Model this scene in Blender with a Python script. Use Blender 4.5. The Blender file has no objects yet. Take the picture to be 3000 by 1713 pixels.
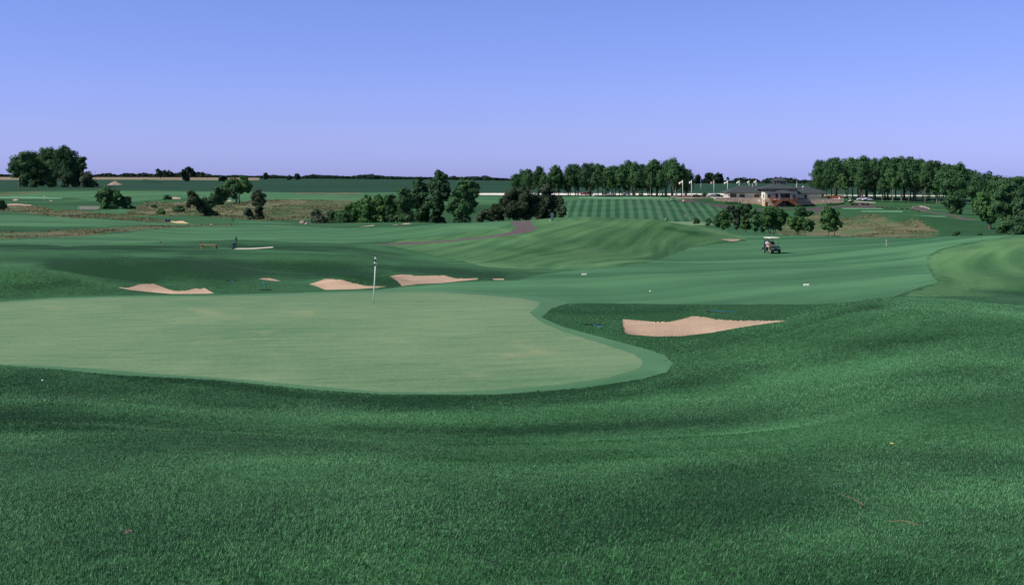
import bpy, math, random
import numpy as np
from mathutils import Vector, Matrix

R = math.radians
random.seed(7)
RNG = np.random.default_rng(11)
F = 3217.0            # focal length in pixels of the 3000 px wide photograph
CX, HZ = 1500.0, 515.0
scene = bpy.context.scene

# ------------------------------------------------------------------ camera, sky, sun, exposure
cam_d = bpy.data.cameras.new("camera")
cam = bpy.data.objects.new("camera", cam_d)
scene.collection.objects.link(cam)
cam.location = (0, 0, 0)
cam.rotation_euler = (R(90), 0, 0)
cam_d.sensor_width = 36.0
cam_d.lens = 36.0 * F / 3000.0
cam_d.shift_y = -(856.5 - HZ) / 3000.0
cam_d.clip_start = 0.1
cam_d.clip_end = 40000
scene.camera = cam

SUN_EL = R(42)
SUN_DIR = Vector((-0.95 * math.cos(SUN_EL), -0.31 * math.cos(SUN_EL), math.sin(SUN_EL))).normalized()
world = bpy.data.worlds.new("World")
scene.world = world
world.use_nodes = True
nt = world.node_tree
nt.nodes.clear()
out = nt.nodes.new("ShaderNodeOutputWorld")
bg = nt.nodes.new("ShaderNodeBackground")
sky = nt.nodes.new("ShaderNodeTexSky")
sky.sky_type = 'NISHITA'
sky.sun_disc = False
sky.sun_elevation = SUN_EL
sky.sun_rotation = math.atan2(SUN_DIR.x, SUN_DIR.y)
sky.air_density = 1.0
sky.dust_density = 0.5
sky.ozone_density = 2.0
gam = nt.nodes.new("ShaderNodeGamma")
gam.inputs[1].default_value = 0.72
mul = nt.nodes.new("ShaderNodeVectorMath")
mul.operation = 'MULTIPLY'
tcw = nt.nodes.new("ShaderNodeTexCoord"); sepw = nt.nodes.new("ShaderNodeSeparateXYZ")
tint = nt.nodes.new("ShaderNodeValToRGB")      # the film's violet cast, a little stronger low in the sky
tint.color_ramp.elements[0].position = 0.0; tint.color_ramp.elements[0].color = (0.80, 0.92, 2.20, 1)
tint.color_ramp.elements[1].position = 0.6; tint.color_ramp.elements[1].color = (0.30, 0.35, 0.38, 1)
e_ = tint.color_ramp.elements.new(0.05); e_.color = (0.765, 0.85, 1.86, 1)
e_ = tint.color_ramp.elements.new(0.16); e_.color = (0.69, 0.80, 1.62, 1)
e_ = tint.color_ramp.elements.new(0.30); e_.color = (0.42, 0.48, 0.62, 1)
nt.links.new(tcw.outputs["Generated"], sepw.inputs[0]); nt.links.new(sepw.outputs[2], tint.inputs[0])
nt.links.new(tint.outputs[0], mul.inputs[1])
nt.links.new(sky.outputs[0], gam.inputs[0])
nt.links.new(gam.outputs[0], mul.inputs[0])
nt.links.new(mul.outputs[0], bg.inputs[0])
bg.inputs[1].default_value = 0.15
nt.links.new(bg.outputs[0], out.inputs[0])

sun_d = bpy.data.lights.new("sun", 'SUN')
sun_d.energy = 4.8
sun_d.angle = R(0.53)
sun_d.color = (1.0, 0.94, 0.86)
sun = bpy.data.objects.new("sun", sun_d)
scene.collection.objects.link(sun)
sun.rotation_euler = SUN_DIR.to_track_quat('Z', 'Y').to_euler()
sun.location = (-50, -10, 60)

scene.view_settings.view_transform = 'Standard'
scene.view_settings.look = 'None'
scene.view_settings.exposure = 0.0
scene.view_settings.gamma = 1.0

# ------------------------------------------------------------------ small helpers
def pix(px, row, d):
    return Vector(((px - CX) / F * d, d, -(row - HZ) / F * d))

def tag(o, label=None, cat=None, group=None, kind=None):
    if label: o["label"] = label
    if cat: o["category"] = cat
    if group: o["group"] = group
    if kind: o["kind"] = kind
    return o

def empty(name, loc=(0, 0, 0), rz=0.0):
    o = bpy.data.objects.new(name, None)
    scene.collection.objects.link(o)
    o.location = loc
    o.rotation_euler = (0, 0, rz)
    o.empty_display_size = 0.3
    return o

def copy_tree(o, parent=None):
    c = o.copy()
    scene.collection.objects.link(c)
    c.parent = parent
    for ch in list(o.children):
        copy_tree(ch, c)
    return c

def mesh_np(name, V, Q, mat, parent=None, smooth=False, tris=False, attr=None):
    """verts (n,3), faces (m,4) or (m,3) numpy -> object"""
    me = bpy.data.meshes.new(name)
    V = np.asarray(V, dtype=np.float32); Q = np.asarray(Q, dtype=np.int32)
    k = Q.shape[1]
    me.vertices.add(len(V)); me.vertices.foreach_set("co", V.ravel())
    me.loops.add(len(Q) * k); me.loops.foreach_set("vertex_index", Q.ravel())
    me.polygons.add(len(Q))
    me.polygons.foreach_set("loop_start", np.arange(0, len(Q) * k, k, dtype=np.int32))
    me.polygons.foreach_set("loop_total", np.full(len(Q), k, dtype=np.int32))
    me.polygons.foreach_set("use_smooth", np.full(len(Q), smooth, dtype=bool))
    me.update(calc_edges=True)
    if mat: me.materials.append(mat)
    if attr:
        for an, av in attr.items():
            a = me.attributes.new(an, 'FLOAT', 'POINT'); a.data.foreach_set("value", np.asarray(av, np.float32))
    o = bpy.data.objects.new(name, me)
    scene.collection.objects.link(o)
    if parent: o.parent = parent
    return o

class MB:
    """collects shapes into one mesh"""
    def __init__(s): s.v = []; s.f = []
    def add(s, vs, fs):
        n = len(s.v); s.v += [tuple(p) for p in vs]; s.f += [tuple(i + n for i in f) for f in fs]; return s
    def box(s, c, size, rz=0.0, rx=0.0, ry=0.0, taper=1.0):
        hx, hy, hz = [a / 2 for a in size]
        m = Matrix.Rotation(rz, 3, 'Z') @ Matrix.Rotation(ry, 3, 'Y') @ Matrix.Rotation(rx, 3, 'X')
        vs = []
        for z, t in ((-hz, 1.0), (hz, taper)):
            for x, y in ((-hx, -hy), (hx, -hy), (hx, hy), (-hx, hy)):
                vs.append(Vector(c) + m @ Vector((x * t, y * t, z)))
        return s.add(vs, [(0, 3, 2, 1), (4, 5, 6, 7), (0, 1, 5, 4), (1, 2, 6, 5), (2, 3, 7, 6), (3, 0, 4, 7)])
    def tube(s, pts, rad, n=8, cap=True):
        pts = [Vector(p) for p in pts]
        if not hasattr(rad, '__len__'): rad = [rad] * len(pts)
        vs, fs = [], []
        for i, p in enumerate(pts):
            a = pts[max(i - 1, 0)]; b = pts[min(i + 1, len(pts) - 1)]
            t = (b - a).normalized()
            u = t.orthogonal().normalized() if i == 0 else (u0 - t * u0.dot(t)).normalized()
            u0 = u; w = t.cross(u)
            for k in range(n):
                an = 2 * math.pi * k / n
                vs.append(p + (u * math.cos(an) + w * math.sin(an)) * rad[i])
        for i in range(len(pts) - 1):
            for k in range(n):
                k2 = (k + 1) % n
                fs.append((i * n + k, i * n + k2, (i + 1) * n + k2, (i + 1) * n + k))
        if cap:
            fs.append(tuple(range(n))[::-1]); fs.append(tuple((len(pts) - 1) * n + k for k in range(n)))
        return s.add(vs, fs)
    def lathe(s, prof, n=16, c=(0, 0, 0), axis='Z'):
        vs, fs = [], []
        for r, z in prof:
            for k in range(n):
                a = 2 * math.pi * k / n
                p = (r * math.cos(a), r * math.sin(a), z)
                if axis == 'X': p = (p[2], p[0], p[1])
                if axis == 'Y': p = (p[0], p[2], p[1])
                vs.append((p[0] + c[0], p[1] + c[1], p[2] + c[2]))
        for i in range(len(prof) - 1):
            for k in range(n):
                k2 = (k + 1) % n
                fs.append((i * n + k, i * n + k2, (i + 1) * n + k2, (i + 1) * n + k))
        fs.append(tuple(range(n))[::-1]); fs.append(tuple((len(prof) - 1) * n + k for k in range(n)))
        return s.add(vs, fs)
    def prism(s, poly, axis, a, b):
        """poly 2D in the plane normal to axis, extruded from a to b"""
        def P(p, t):
            if axis == 'X': return (t, p[0], p[1])
            if axis == 'Y': return (p[0], t, p[1])
            return (p[0], p[1], t)
        n = len(poly)
        vs = [P(p, a) for p in poly] + [P(p, b) for p in poly]
        fs = [tuple(range(n)), tuple(range(2 * n - 1, n - 1, -1))]
        for i in range(n):
            j = (i + 1) % n
            fs.append((i, i + n, j + n, j))
        return s.add(vs, fs)
    def build(s, name, mat, parent=None, loc=None, smooth=False, bevel=0.0, seg=2):
        me = bpy.data.meshes.new(name)
        me.from_pydata(s.v, [], s.f); me.update()
        if mat: me.materials.append(mat)
        o = bpy.data.objects.new(name, me)
        scene.collection.objects.link(o)
        if parent: o.parent = parent
        if loc: o.location = loc
        if smooth:
            me.polygons.foreach_set("use_smooth", np.full(len(me.polygons), True, dtype=bool))
        if bevel > 0:
            m = o.modifiers.new("bevel", 'BEVEL'); m.width = bevel; m.segments = seg; m.limit_method = 'ANGLE'
        return o

# ------------------------------------------------------------------ smooth lattice noise
_lat = RNG.random((8, 256, 256)) * 2 - 1
def vnoise(x, y, k=0):
    x = np.asarray(x, dtype=np.float64); y = np.asarray(y, dtype=np.float64)
    xi = np.floor(x).astype(int); yi = np.floor(y).astype(int)
    fx = x - xi; fy = y - yi
    fx = fx * fx * (3 - 2 * fx); fy = fy * fy * (3 - 2 * fy)
    L = _lat[k % 8]
    a = L[xi & 255, yi & 255]; b = L[(xi + 1) & 255, yi & 255]
    c = L[xi & 255, (yi + 1) & 255]; d = L[(xi + 1) & 255, (yi + 1) & 255]
    return (a * (1 - fx) + b * fx) * (1 - fy) + (c * (1 - fx) + d * fx) * fy

# ------------------------------------------------------------------ materials
def new_mat(name):
    m = bpy.data.materials.new(name); m.use_nodes = True
    b = m.node_tree.nodes["Principled BSDF"]
    return m, m.node_tree, b

def plain(name, col, rough=0.6, var=0.0, scale=3.0, metal=0.0, bump=0.0, spec=0.4):
    m, t, b = new_mat(name)
    b.inputs["Roughness"].default_value = rough
    b.inputs["Metallic"].default_value = metal
    b.inputs["Specular IOR Level"].default_value = spec
    tc = t.nodes.new("ShaderNodeTexCoord")
    n = t.nodes.new("ShaderNodeTexNoise"); n.inputs["Scale"].default_value = scale; n.inputs["Detail"].default_value = 5
    t.links.new(tc.outputs["Object"], n.inputs["Vector"])
    r = t.nodes.new("ShaderNodeValToRGB")
    v = var if var else 0.06
    r.color_ramp.elements[0].position = 0.3; r.color_ramp.elements[1].position = 0.7
    r.color_ramp.elements[0].color = tuple(c * (1 - v) for c in col) + (1,)
    r.color_ramp.elements[1].color = tuple(min(1, c * (1 + v)) for c in col) + (1,)
    t.links.new(n.outputs["Fac"], r.inputs[0]); t.links.new(r.outputs[0], b.inputs["Base Color"])
    if bump:
        bp = t.nodes.new("ShaderNodeBump"); bp.inputs["Strength"].default_value = bump
        t.links.new(n.outputs["Fac"], bp.inputs["Height"]); t.links.new(bp.outputs[0], b.inputs["Normal"])
    return m

def grass_mat(name, dark, light, dry=None, dry_amt=0.0, streak_ang=0.0, streak=(0.02, 0.35), streak_amt=0.35,
              fine=(6.0, 0.35), patch=0.06, sheen=0.0, bump=0.25, bump_scale=8.0, warp=0.0, stripes=None, seed=0.0):
    """mown grass: long soft mowing streaks, patches, fine grain; all from world position"""
    m, t, b = new_mat(name)
    L = t.links.new
    N = t.nodes.new
    b.inputs["Roughness"].default_value = 0.85
    b.inputs["Specular IOR Level"].default_value = 0.15
    if sheen:
        b.inputs["Sheen Weight"].default_value = sheen
        b.inputs["Sheen Roughness"].default_value = 0.35
        b.inputs["Sheen Tint"].default_value = (0.55, 0.85, 0.68, 1)
    tc = N("ShaderNodeTexCoord")
    base = N("ShaderNodeVectorMath"); base.operation = 'ADD'; base.inputs[1].default_value = (seed * 13.7, seed * 7.1, 0)
    L(tc.outputs["Object"], base.inputs[0])
    src = base.outputs[0]
    if warp:
        wn = N("ShaderNodeTexNoise"); wn.inputs["Scale"].default_value = 0.03; wn.inputs["Detail"].default_value = 1
        L(src, wn.inputs["Vector"])
        sc = N("ShaderNodeVectorMath"); sc.operation = 'SCALE'; sc.inputs["Scale"].default_value = warp
        L(wn.outputs["Color"], sc.inputs[0])
        ad = N("ShaderNodeVectorMath"); ad.operation = 'ADD'; L(src, ad.inputs[0]); L(sc.outputs[0], ad.inputs[1])
        wsrc = ad.outputs[0]
    else: wsrc = src
    mp = N("ShaderNodeMapping"); mp.vector_type = 'POINT'
    mp.inputs["Rotation"].default_value = (0, 0, -streak_ang)
    mp2 = N("ShaderNodeMapping"); mp2.inputs["Scale"].default_value = (streak[0], streak[1], 0.02)
    L(wsrc, mp.inputs[0]); L(mp.outputs[0], mp2.inputs[0])
    s = N("ShaderNodeTexNoise"); s.inputs["Scale"].default_value = 1.0; s.inputs["Detail"].default_value = 3
    s.inputs["Roughness"].default_value = 0.55
    L(mp2.outputs[0], s.inputs["Vector"])
    p = N("ShaderNodeTexNoise"); p.inputs["Scale"].default_value = patch; p.inputs["Detail"].default_value = 4
    L(src, p.inputs["Vector"])
    g = N("ShaderNodeTexNoise"); g.inputs["Scale"].default_value = fine[0]; g.inputs["Detail"].default_value = 6
    g.inputs["Roughness"].default_value = 0.7
    L(src, g.inputs["Vector"])
    def mth(op, a, bb):
        x = N("ShaderNodeMath"); x.operation = op
        for i, q in enumerate((a, bb)):
            if isinstance(q, (int, float)): x.inputs[i].default_value = q
            else: L(q, x.inputs[i])
        return x.outputs[0]
    def centred(o, amt): return mth('MULTIPLY', mth('SUBTRACT', o, 0.5), amt)
    v = mth('ADD', centred(s.outputs["Fac"], streak_amt * 3.2), centred(p.outputs["Fac"], 0.9))
    v = mth('ADD', v, centred(g.outputs["Fac"], fine[1] * 2.2))
    if stripes:      # (period, angle, amount)
        ms = N("ShaderNodeMapping"); ms.inputs["Rotation"].default_value = (0, 0, stripes[1]); L(src, ms.inputs[0])
        w = N("ShaderNodeTexWave"); w.wave_type = 'BANDS'; w.bands_direction = 'X'; w.wave_profile = 'SIN'
        w.inputs["Scale"].default_value = 0.314 / stripes[0] ; w.inputs["Distortion"].default_value = 0.35
        w.inputs["Detail"].default_value = 2; w.inputs["Detail Scale"].default_value = 2.0
        L(ms.outputs[0], w.inputs["Vector"])
        r0 = N("ShaderNodeValToRGB"); r0.color_ramp.elements[0].position = 0.35; r0.color_ramp.elements[1].position = 0.65
        L(w.outputs["Fac"], r0.inputs[0])
        v = mth('ADD', v, centred(r0.outputs[0], stripes[2]))
    la = N("ShaderNodeAttribute"); la.attribute_name = "growth_shade"  # slope light and shade painted into the grass colour, with grass length
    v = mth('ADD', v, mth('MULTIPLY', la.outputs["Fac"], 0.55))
    v = mth('ADD', v, 0.5)
    mx = N("ShaderNodeMix"); mx.data_type = 'RGBA'
    mx.inputs[6].default_value = dark + (1,); mx.inputs[7].default_value = light + (1,)
    mx.clamp_factor = True
    L(v, mx.inputs[0])
    col = mx.outputs[2]
    if dry:
        q = N("ShaderNodeTexNoise"); q.inputs["Scale"].default_value = patch * 2.3; q.inputs["Detail"].default_value = 7
        q.inputs["Roughness"].default_value = 0.62
        o2 = N("ShaderNodeVectorMath"); o2.operation = 'ADD'; o2.inputs[1].default_value = (31, 17, 0)
        L(src, o2.inputs[0]); L(o2.outputs[0], q.inputs["Vector"])
        f = N("ShaderNodeMapRange"); f.inputs[1].default_value = 0.62 - dry_amt * 0.35; f.inputs[2].default_value = 0.82 - dry_amt * 0.35
        L(q.outputs["Fac"], f.inputs[0])
        m2 = N("ShaderNodeMix"); m2.data_type = 'RGBA'; m2.inputs[7].default_value = dry + (1,)
        L(f.outputs[0], m2.inputs[0]); L(col, m2.inputs[6]); col = m2.outputs[2]
    L(col, b.inputs["Base Color"])
    if bump:
        bn = N("ShaderNodeTexNoise"); bn.inputs["Scale"].default_value = bump_scale; bn.inputs["Detail"].default_value = 6
        L(src, bn.inputs["Vector"])
        bp = N("ShaderNodeBump"); bp.inputs["Strength"].default_value = bump; bp.inputs["Distance"].default_value = 0.25
        L(bn.outputs["Fac"], bp.inputs["Height"]); L(bp.outputs[0], b.inputs["Normal"])
    return m

M = {}
M['rough'] = grass_mat("rough_grass", (0.009, 0.052, 0.015), (0.056, 0.180, 0.070), streak_ang=R(7), streak=(0.02, 0.16),
                       streak_amt=0.60, fine=(4.5, 0.95), patch=0.09, bump=0.5, bump_scale=9, warp=14, sheen=0.05)
M['deep_rough'] = grass_mat("deep_rough", (0.009, 0.052, 0.017), (0.038, 0.130, 0.048), streak_ang=R(15), streak=(0.06, 0.30),
                       streak_amt=0.18, fine=(6.0, 0.6), patch=0.15, bump=0.3, bump_scale=12, warp=8, sheen=0.0)
M['hill'] = grass_mat("hill_rough", (0.020, 0.092, 0.030), (0.112, 0.250, 0.098), dry=(0.118, 0.215, 0.082), dry_amt=0.18, streak_ang=R(72),
                       streak=(0.03, 0.55), streak_amt=0.55, fine=(3.0, 0.45), patch=0.04, bump=0.4, bump_scale=4, warp=16, sheen=0.03, seed=2)
M['fair'] = grass_mat("fairway_grass", (0.032, 0.120, 0.050), (0.096, 0.248, 0.116), streak_ang=R(43), streak=(0.007, 0.19),
                      streak_amt=0.95, fine=(7.0, 0.30), patch=0.03, bump=0.10, bump_scale=6, warp=6, sheen=0.02, seed=1)
M['fair2'] = grass_mat("far_fairway_grass", (0.032, 0.115, 0.046), (0.094, 0.234, 0.105), dry=(0.12, 0.24, 0.085), dry_amt=0.12, streak_ang=R(4), streak=(0.007, 0.10),
                      streak_amt=0.60, fine=(2.0, 0.25), patch=0.02, bump=0.1, bump_scale=3, warp=20, sheen=0.02, seed=3)
M['green'] = grass_mat("green_grass", (0.092, 0.205, 0.105), (0.220, 0.320, 0.180), dry=(0.29, 0.33, 0.18), dry_amt=0.02, streak_ang=R(12),
                       streak=(0.45, 2.0), streak_amt=0.36, fine=(9.0, 0.75), patch=0.12, bump=0.05, bump_scale=20, warp=4, seed=4)
M['collar'] = grass_mat("collar_grass", (0.056, 0.165, 0.076), (0.105, 0.235, 0.120), streak_ang=R(30), streak=(0.05, 0.5),
                        streak_amt=0.25, fine=(10.0, 0.4), patch=0.1, bump=0.1, bump_scale=12, sheen=0.05, seed=5)
M['stripe'] = grass_mat("striped_slope_grass", (0.020, 0.080, 0.036), (0.075, 0.185, 0.100), streak_ang=R(0), streak=(0.01, 0.12),
                        streak_amt=0.30, fine=(1.0, 0.3), patch=0.03, bump=0.1, bump_scale=2, stripes=(3.6, R(5.3), 0.62), seed=6)
M['midrough'] = grass_mat("distant_rough", (0.016, 0.072, 0.027), (0.052, 0.150, 0.060), dry=(0.12, 0.17, 0.075), dry_amt=0.15, streak_ang=R(3),
                          streak=(0.006, 0.05), streak_amt=0.5, fine=(0.7, 0.4), patch=0.02, bump=0.3, bump_scale=1.5, sheen=0.0, seed=7)
M['prairie'] = grass_mat("dry_prairie_grass", (0.075, 0.105, 0.048), (0.265, 0.215, 0.140), dry=(0.050, 0.125, 0.050), dry_amt=0.55, streak_ang=R(6),
                         streak=(0.03, 0.15), streak_amt=0.35, fine=(1.2, 0.6), patch=0.035, bump=0.35, bump_scale=2.5, seed=8)
M['crop'] = grass_mat("soy_field", (0.014, 0.054, 0.030), (0.028, 0.084, 0.045), streak_ang=R(2), streak=(0.002, 0.03),
                      streak_amt=0.3, fine=(0.3, 0.2), patch=0.006, bump=0.3, bump_scale=1, seed=9)
M['tan'] = grass_mat("ripe_field", (0.20, 0.18, 0.11), (0.33, 0.27, 0.19), streak_ang=0, streak=(0.0015, 0.01),
                     streak_amt=0.4, fine=(0.1, 0.2), patch=0.004, bump=0.0, seed=10)
M['tee'] = grass_mat("tee_grass", (0.110, 0.260, 0.150), (0.165, 0.330, 0.205), streak_ang=0, streak=(0.05, 0.3),
                     streak_amt=0.2, fine=(2, 0.2), patch=0.05, bump=0.0, seed=11)

def sand_mat(name, a, b_, scale=5.0):
    m = grass_mat(name, a, b_, streak_ang=R(10), streak=(0.15, 0.8), streak_amt=0.35, fine=(14, 0.6), patch=0.45, bump=0.35, bump_scale=14, seed=12)
    return m
M['sand'] = sand_mat("bunker_sand", (0.40, 0.285, 0.205), (0.66, 0.480, 0.355))
M['sand_y'] = sand_mat("yellow_sand", (0.62, 0.44, 0.24), (0.78, 0.58, 0.34))
M['path'] = plain("cart_path_asphalt", (0.112, 0.088, 0.088), 0.9, 0.22, 2.5, bump=0.15)
M['asphalt'] = plain("asphalt", (0.085, 0.068, 0.072), 0.9, 0.2, 0.8)
M['concrete'] = plain("pale_concrete", (0.62, 0.56, 0.50), 0.85, 0.12, 1.5)
M['road'] = plain("pale_gravel_road", (0.86, 0.80, 0.74), 0.9, 0.08, 0.3)
M['gravel'] = plain("pinkish_gravel", (0.36, 0.27, 0.23), 0.95, 0.15, 0.6, bump=0.4)

# ------------------------------------------------------------------ terrain guide lines: (px, row, distance) along real ridges, banks and edges
GL = [
 [(0,3089,2.0)],
 [(0,1713,4.6)],
 [(0,1391,9),(1500,1391,9),(3000,1355,9)],
 [(0,1266,15),(1500,1319,15),(2100,1300,15),(2700,1223,15),(3000,1190,15)],
 [(0,1188,22),(700,1222,22),(1200,1239,22),(1800,1231,22),(2100,1210,22),(2400,1158,22),(2700,1093,22),(3000,1071,22)],
 [(0,1068,33),(300,1100,31.3),(600,1130,29.8),(900,1148,29),(1200,1155,28.6),(1500,1150,28.8),(1800,1112,30.4),(1960,1056,33),(2100,1049,33),(2400,1002,33),(2700,958,33),(3000,944,33)],
 [(0,955,42),(600,965,41),(1200,975,40),(1500,975,40),(1800,978,39.5),(1960,984,39.3),(2100,972,39.5),(2290,940,40.5),(2400,905,42),(2500,882,43.5),(2600,869,45),(2700,872,46),(3000,893,46)],
 [(0,905,47),(600,893,48),(1200,886,49),(1500,893,48.5),(1700,928,45.5),(1800,936,45.3),(2000,930,45.5),(2150,933,45.5),(2300,936,45.8),(2400,915,47),(2500,896,48.5),(2600,882,50),(2700,878,51),(3000,895,50)],
 [(0,880,50.5),(300,870,51.5),(600,864,52),(900,858,53),(1200,854,54),(1500,868,53),(1800,889,52),(2100,890,52),(2400,889,52),(2600,872,54),(2700,868,56),(3000,887,54)],
 [(0,847,56.5),(300,850,56),(500,860,54.5),(620,860,54.5),(800,853,56),(960,848,57),(1175,836,59.5),(1350,827,62),(1500,824,64.5),(1800,850,62),(2400,850,62),(2700,845,63),(3000,852,63)],
 [(0,812,61),(250,815,61),(400,830,60),(480,840,59),(600,832,60),(760,818,62.5),(900,826,61.5),(985,818,62.5),(1090,836,61.5),(1175,806,66),(1350,806,68),(1450,814,69),(1500,811,70),(1800,806,74),(2100,808,75),(2400,812,75),(2700,812,74),(3000,820,72)],
 [(0,758,72),(300,755,73),(600,764,73),(900,772,75),(1200,778,80),(1500,782,84),(1800,780,88),(2100,783,90),(2400,783,90),(2650,780,89),(2850,768,88),(3000,757,87)],
 [(0,728,100),(300,729,103),(600,732,110),(900,723,112),(1050,726,112),(1200,745,105),(1500,748,103),(1800,749,109),(2100,752,118),(2400,755,118),(2650,745,120),(2850,725,114),(3000,707,110)],
 [(0,703,128),(300,706,128),(600,702,138),(900,700,138),(1200,702,133),(1350,692,132),(1500,692,124),(1700,690,124),(1850,697,127),(2000,709,131),(2200,718,140),(2400,723,140),(2650,716,143),(2850,704,140),(3000,692,134)],
 [(0,670,160),(300,673,160),(600,686,165),(900,682,165),(1200,668,155),(1400,655,149),(1530,649,147),(1620,641,146),(1700,637,146),(1800,641,146),(1900,647,147),(2000,660,150),(2100,676,158),(2170,684,163),(2300,690,168),(2500,696,170),(2650,697,172),(2820,690,172),(3000,689,160)],
 [(0,652,200),(300,656,197),(500,668,190),(700,666,200),(900,664,212),(1100,661,213),(1250,657,213),(1400,663,205),(1530,668,195),(1700,675,200),(2000,692,205),(2200,715,205),(2500,725,205),(2800,715,205),(3000,706,195)],
 [(0,641,250),(300,641,250),(600,650,245),(750,652,240),(900,656,238),(1200,652,245),(1500,672,260),(1700,678,270),(2000,684,285),(2200,698,260),(2500,702,255),(2800,698,250),(3000,695,242)],
 [(0,628,300),(300,630,300),(600,638,300),(900,646,290),(1200,648,300),(1500,655,350),(1700,660,370),(1900,664,380),(2100,665,380),(2200,673,352),(2400,681,310),(2700,673,300),(3000,670,300)],
 [(0,618,340),(300,620,340),(600,622,340),(900,620,340),(1200,630,340),(1500,645,400),(1700,650,405),(1930,648,400),(2150,650,400),(2300,650,382),(2450,655,350),(2700,645,345),(3000,645,345)],
 [(0,600,400),(300,603,400),(600,603,400),(900,593,400),(1200,600,400),(1500,590,470),(1700,584,480),(1900,585,480),(2050,592,478),(2150,601,478),(2300,608,478),(2450,608,470),(2600,622,430),(2700,620,425),(2850,628,415),(3000,632,412)],
 [(0,588,455),(300,583,460),(600,572,480),(900,568,490),(1200,573,490),(1500,580,498),(1700,579,499),(1900,579.5,499),(2040,583,498),(2095,593,498),(2170,600,498.5),(2300,606,499),(2440,602,498),(2480,598,498),(2540,600,490),(2700,605,475),(3000,612,470)],
 [(0,586,461),(300,581,466),(600,571,486),(900,567.5,495),(1200,572,496),(1500,579,504),(1700,578.5,504),(1900,579,504),(2040,582,503),(2080,581,503),(2170,580,503.5),(2300,580,504),(2440,583,503),(2480,585,503),(2540,592,500),(2700,600,490),(3000,608,485)],
 [(0,572,520),(300,568,520),(600,565,525),(900,567,530),(1200,569,540),(1500,574,540),(1900,574.5,550),(2200,576,550),(2450,578,550),(2700,588,540),(3000,594,530)],
 [(0,562,570),(300,557,575),(600,560,575),(900,565,575),(1200,563,580),(1500,566,605),(1900,567,610),(2200,568,610),(2450,571,605),(2700,573,610),(3000,575,610)],
 [(0,549,655),(300,548,655),(600,555,655),(900,559,660),(1500,560,680),(2000,561,680),(2450,564,680),(3000,566,680)],
 [(0,538,900),(600,541,900),(900,543,900),(1500,545,900),(2200,547,900),(3000,549,900)],
 [(0,527,1350),(600,528,1350),(900,528,1350),(1500,531,1350),(2000,537,1350),(3000,538,1350)],
 [(0,519,2100),(900,521.5,2100),(1250,525,2100),(1500,530,2100),(1900,540,2100),(3000,542,2100)],
 [(0,517,3500),(900,519.5,3500),(1250,524,3500),(1500,530,3500),(1900,541,3500),(3000,543,3500)],
 [(0,516,9000),(900,519,9000),(1250,524,9000),(1500,530,9000),(1900,542,9000),(3000,544,9000)],
]
PXT = np.arange(-1600, 4601, 4.0)
def pchip(xk, yk, x):
    xk = np.array(xk, float); yk = np.array(yk, float)
    if len(xk) == 1: return np.full_like(x, yk[0])
    h = np.diff(xk); s = np.diff(yk) / h
    m = np.zeros(len(xk))
    for i in range(1, len(xk) - 1):
        if s[i - 1] * s[i] > 0: m[i] = 2 * s[i - 1] * s[i] / (s[i - 1] + s[i])
    xc = np.clip(x, xk[0], xk[-1])
    j = np.clip(np.searchsorted(xk, xc, side='right') - 1, 0, len(xk) - 2)
    t = (xc - xk[j]) / h[j]
    return ((1 + 2 * t) * (1 - t) ** 2 * yk[j] + t * (1 - t) ** 2 * h[j] * m[j] + t * t * (3 - 2 * t) * yk[j + 1] + t * t * (t - 1) * h[j] * m[j + 1])
LD = []; HH = []
for g in GL:
    p = [q[0] for q in g]
    row = pchip(p, [q[1] for q in g], PXT); d = np.exp(pchip(p, [math.log(q[2]) for q in g], PXT))
    LD.append(np.log(d)); HH.append(-(row - HZ) / F * d)
LD = np.array(LD).T; HH = np.array(HH).T       # (npx, K)
assert (np.diff(LD, axis=1) > 0).all()
_h = np.diff(LD, axis=1); _s = np.diff(HH, axis=1) / _h
MM = np.zeros_like(HH)
_a, _b = _s[:, :-1], _s[:, 1:]
_ok = _a * _b > 0
MM[:, 1:-1] = np.where(_ok, 2 * _a * _b / np.where(_ok, _a + _b, 1), 0)
K = LD.shape[1]

# mounds and hollows: (px, distance, height, half width x, half width y, rotation)
BUMPS = [
 (30, 56, 1.15, 6.2, 2.3, -0.06), (420, 66, 0.75, 5.5, 3.6, -0.1), (560, 62, 0.35, 3.5, 2.5, -0.4), (700, 57, 0.30, 3.0, 1.4, 0), (860, 72, -0.45, 3.5, 4, 0), (980, 80, 0.45, 6, 4, 0),
 (1070, 61, 0.55, 2.2, 1.9, 0.3), (1230, 76, 0.25, 6, 5, 0), (700, 92, 0.35, 9, 7, 0), (250, 88, -0.3, 8, 6, 0), (1010, 105, 0.35, 8, 7, 0),
 (1950, 143, 0.5, 5, 4, 0), (2040, 140, 0.45, 4, 3.5, 0), (1600, 112, 0.5, 9, 8, 0.4), (1760, 118, -0.3, 6, 7, 0), (1480, 96, -0.25, 8, 5, 0),
 (2620, 36, 0.2, 3.5, 4, 0), (2300, 26, -0.15, 4, 3.5, 0), (1150, 19, -0.18, 5, 2.0, 0), (600, 14, 0.12, 2.5, 2, 0), (2000, 15, 0.10, 3, 2, 0),
 (2850, 70, 0.4, 5, 5, 0), (2950, 96, 0.5, 6, 9, 0), (1100, 210, 0.35, 7, 4, 0), (300, 180, 0.5, 15, 8, 0),
 (620, 240, 0.6, 12, 8, 0), (2560, 330, 2.0, 22, 22, 0), (2450, 300, -0.9, 9, 14, 0), (2730, 320, 1.0, 14, 14, 0), (2350, 350, -0.8, 9, 12, 0),
 (760, 340, 1.0, 12, 14, 0), (900, 330, -0.6, 10, 10, 0), (560, 360, 0.8, 12, 12, 0),
 (1740, 430, 0.8, 12, 20, 0), (1900, 440, 0.6, 12, 16, 0),
]
BW = [((p - CX) / F * d, d, a, sx, sy, r) for p, d, a, sx, sy, r in BUMPS]

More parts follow.
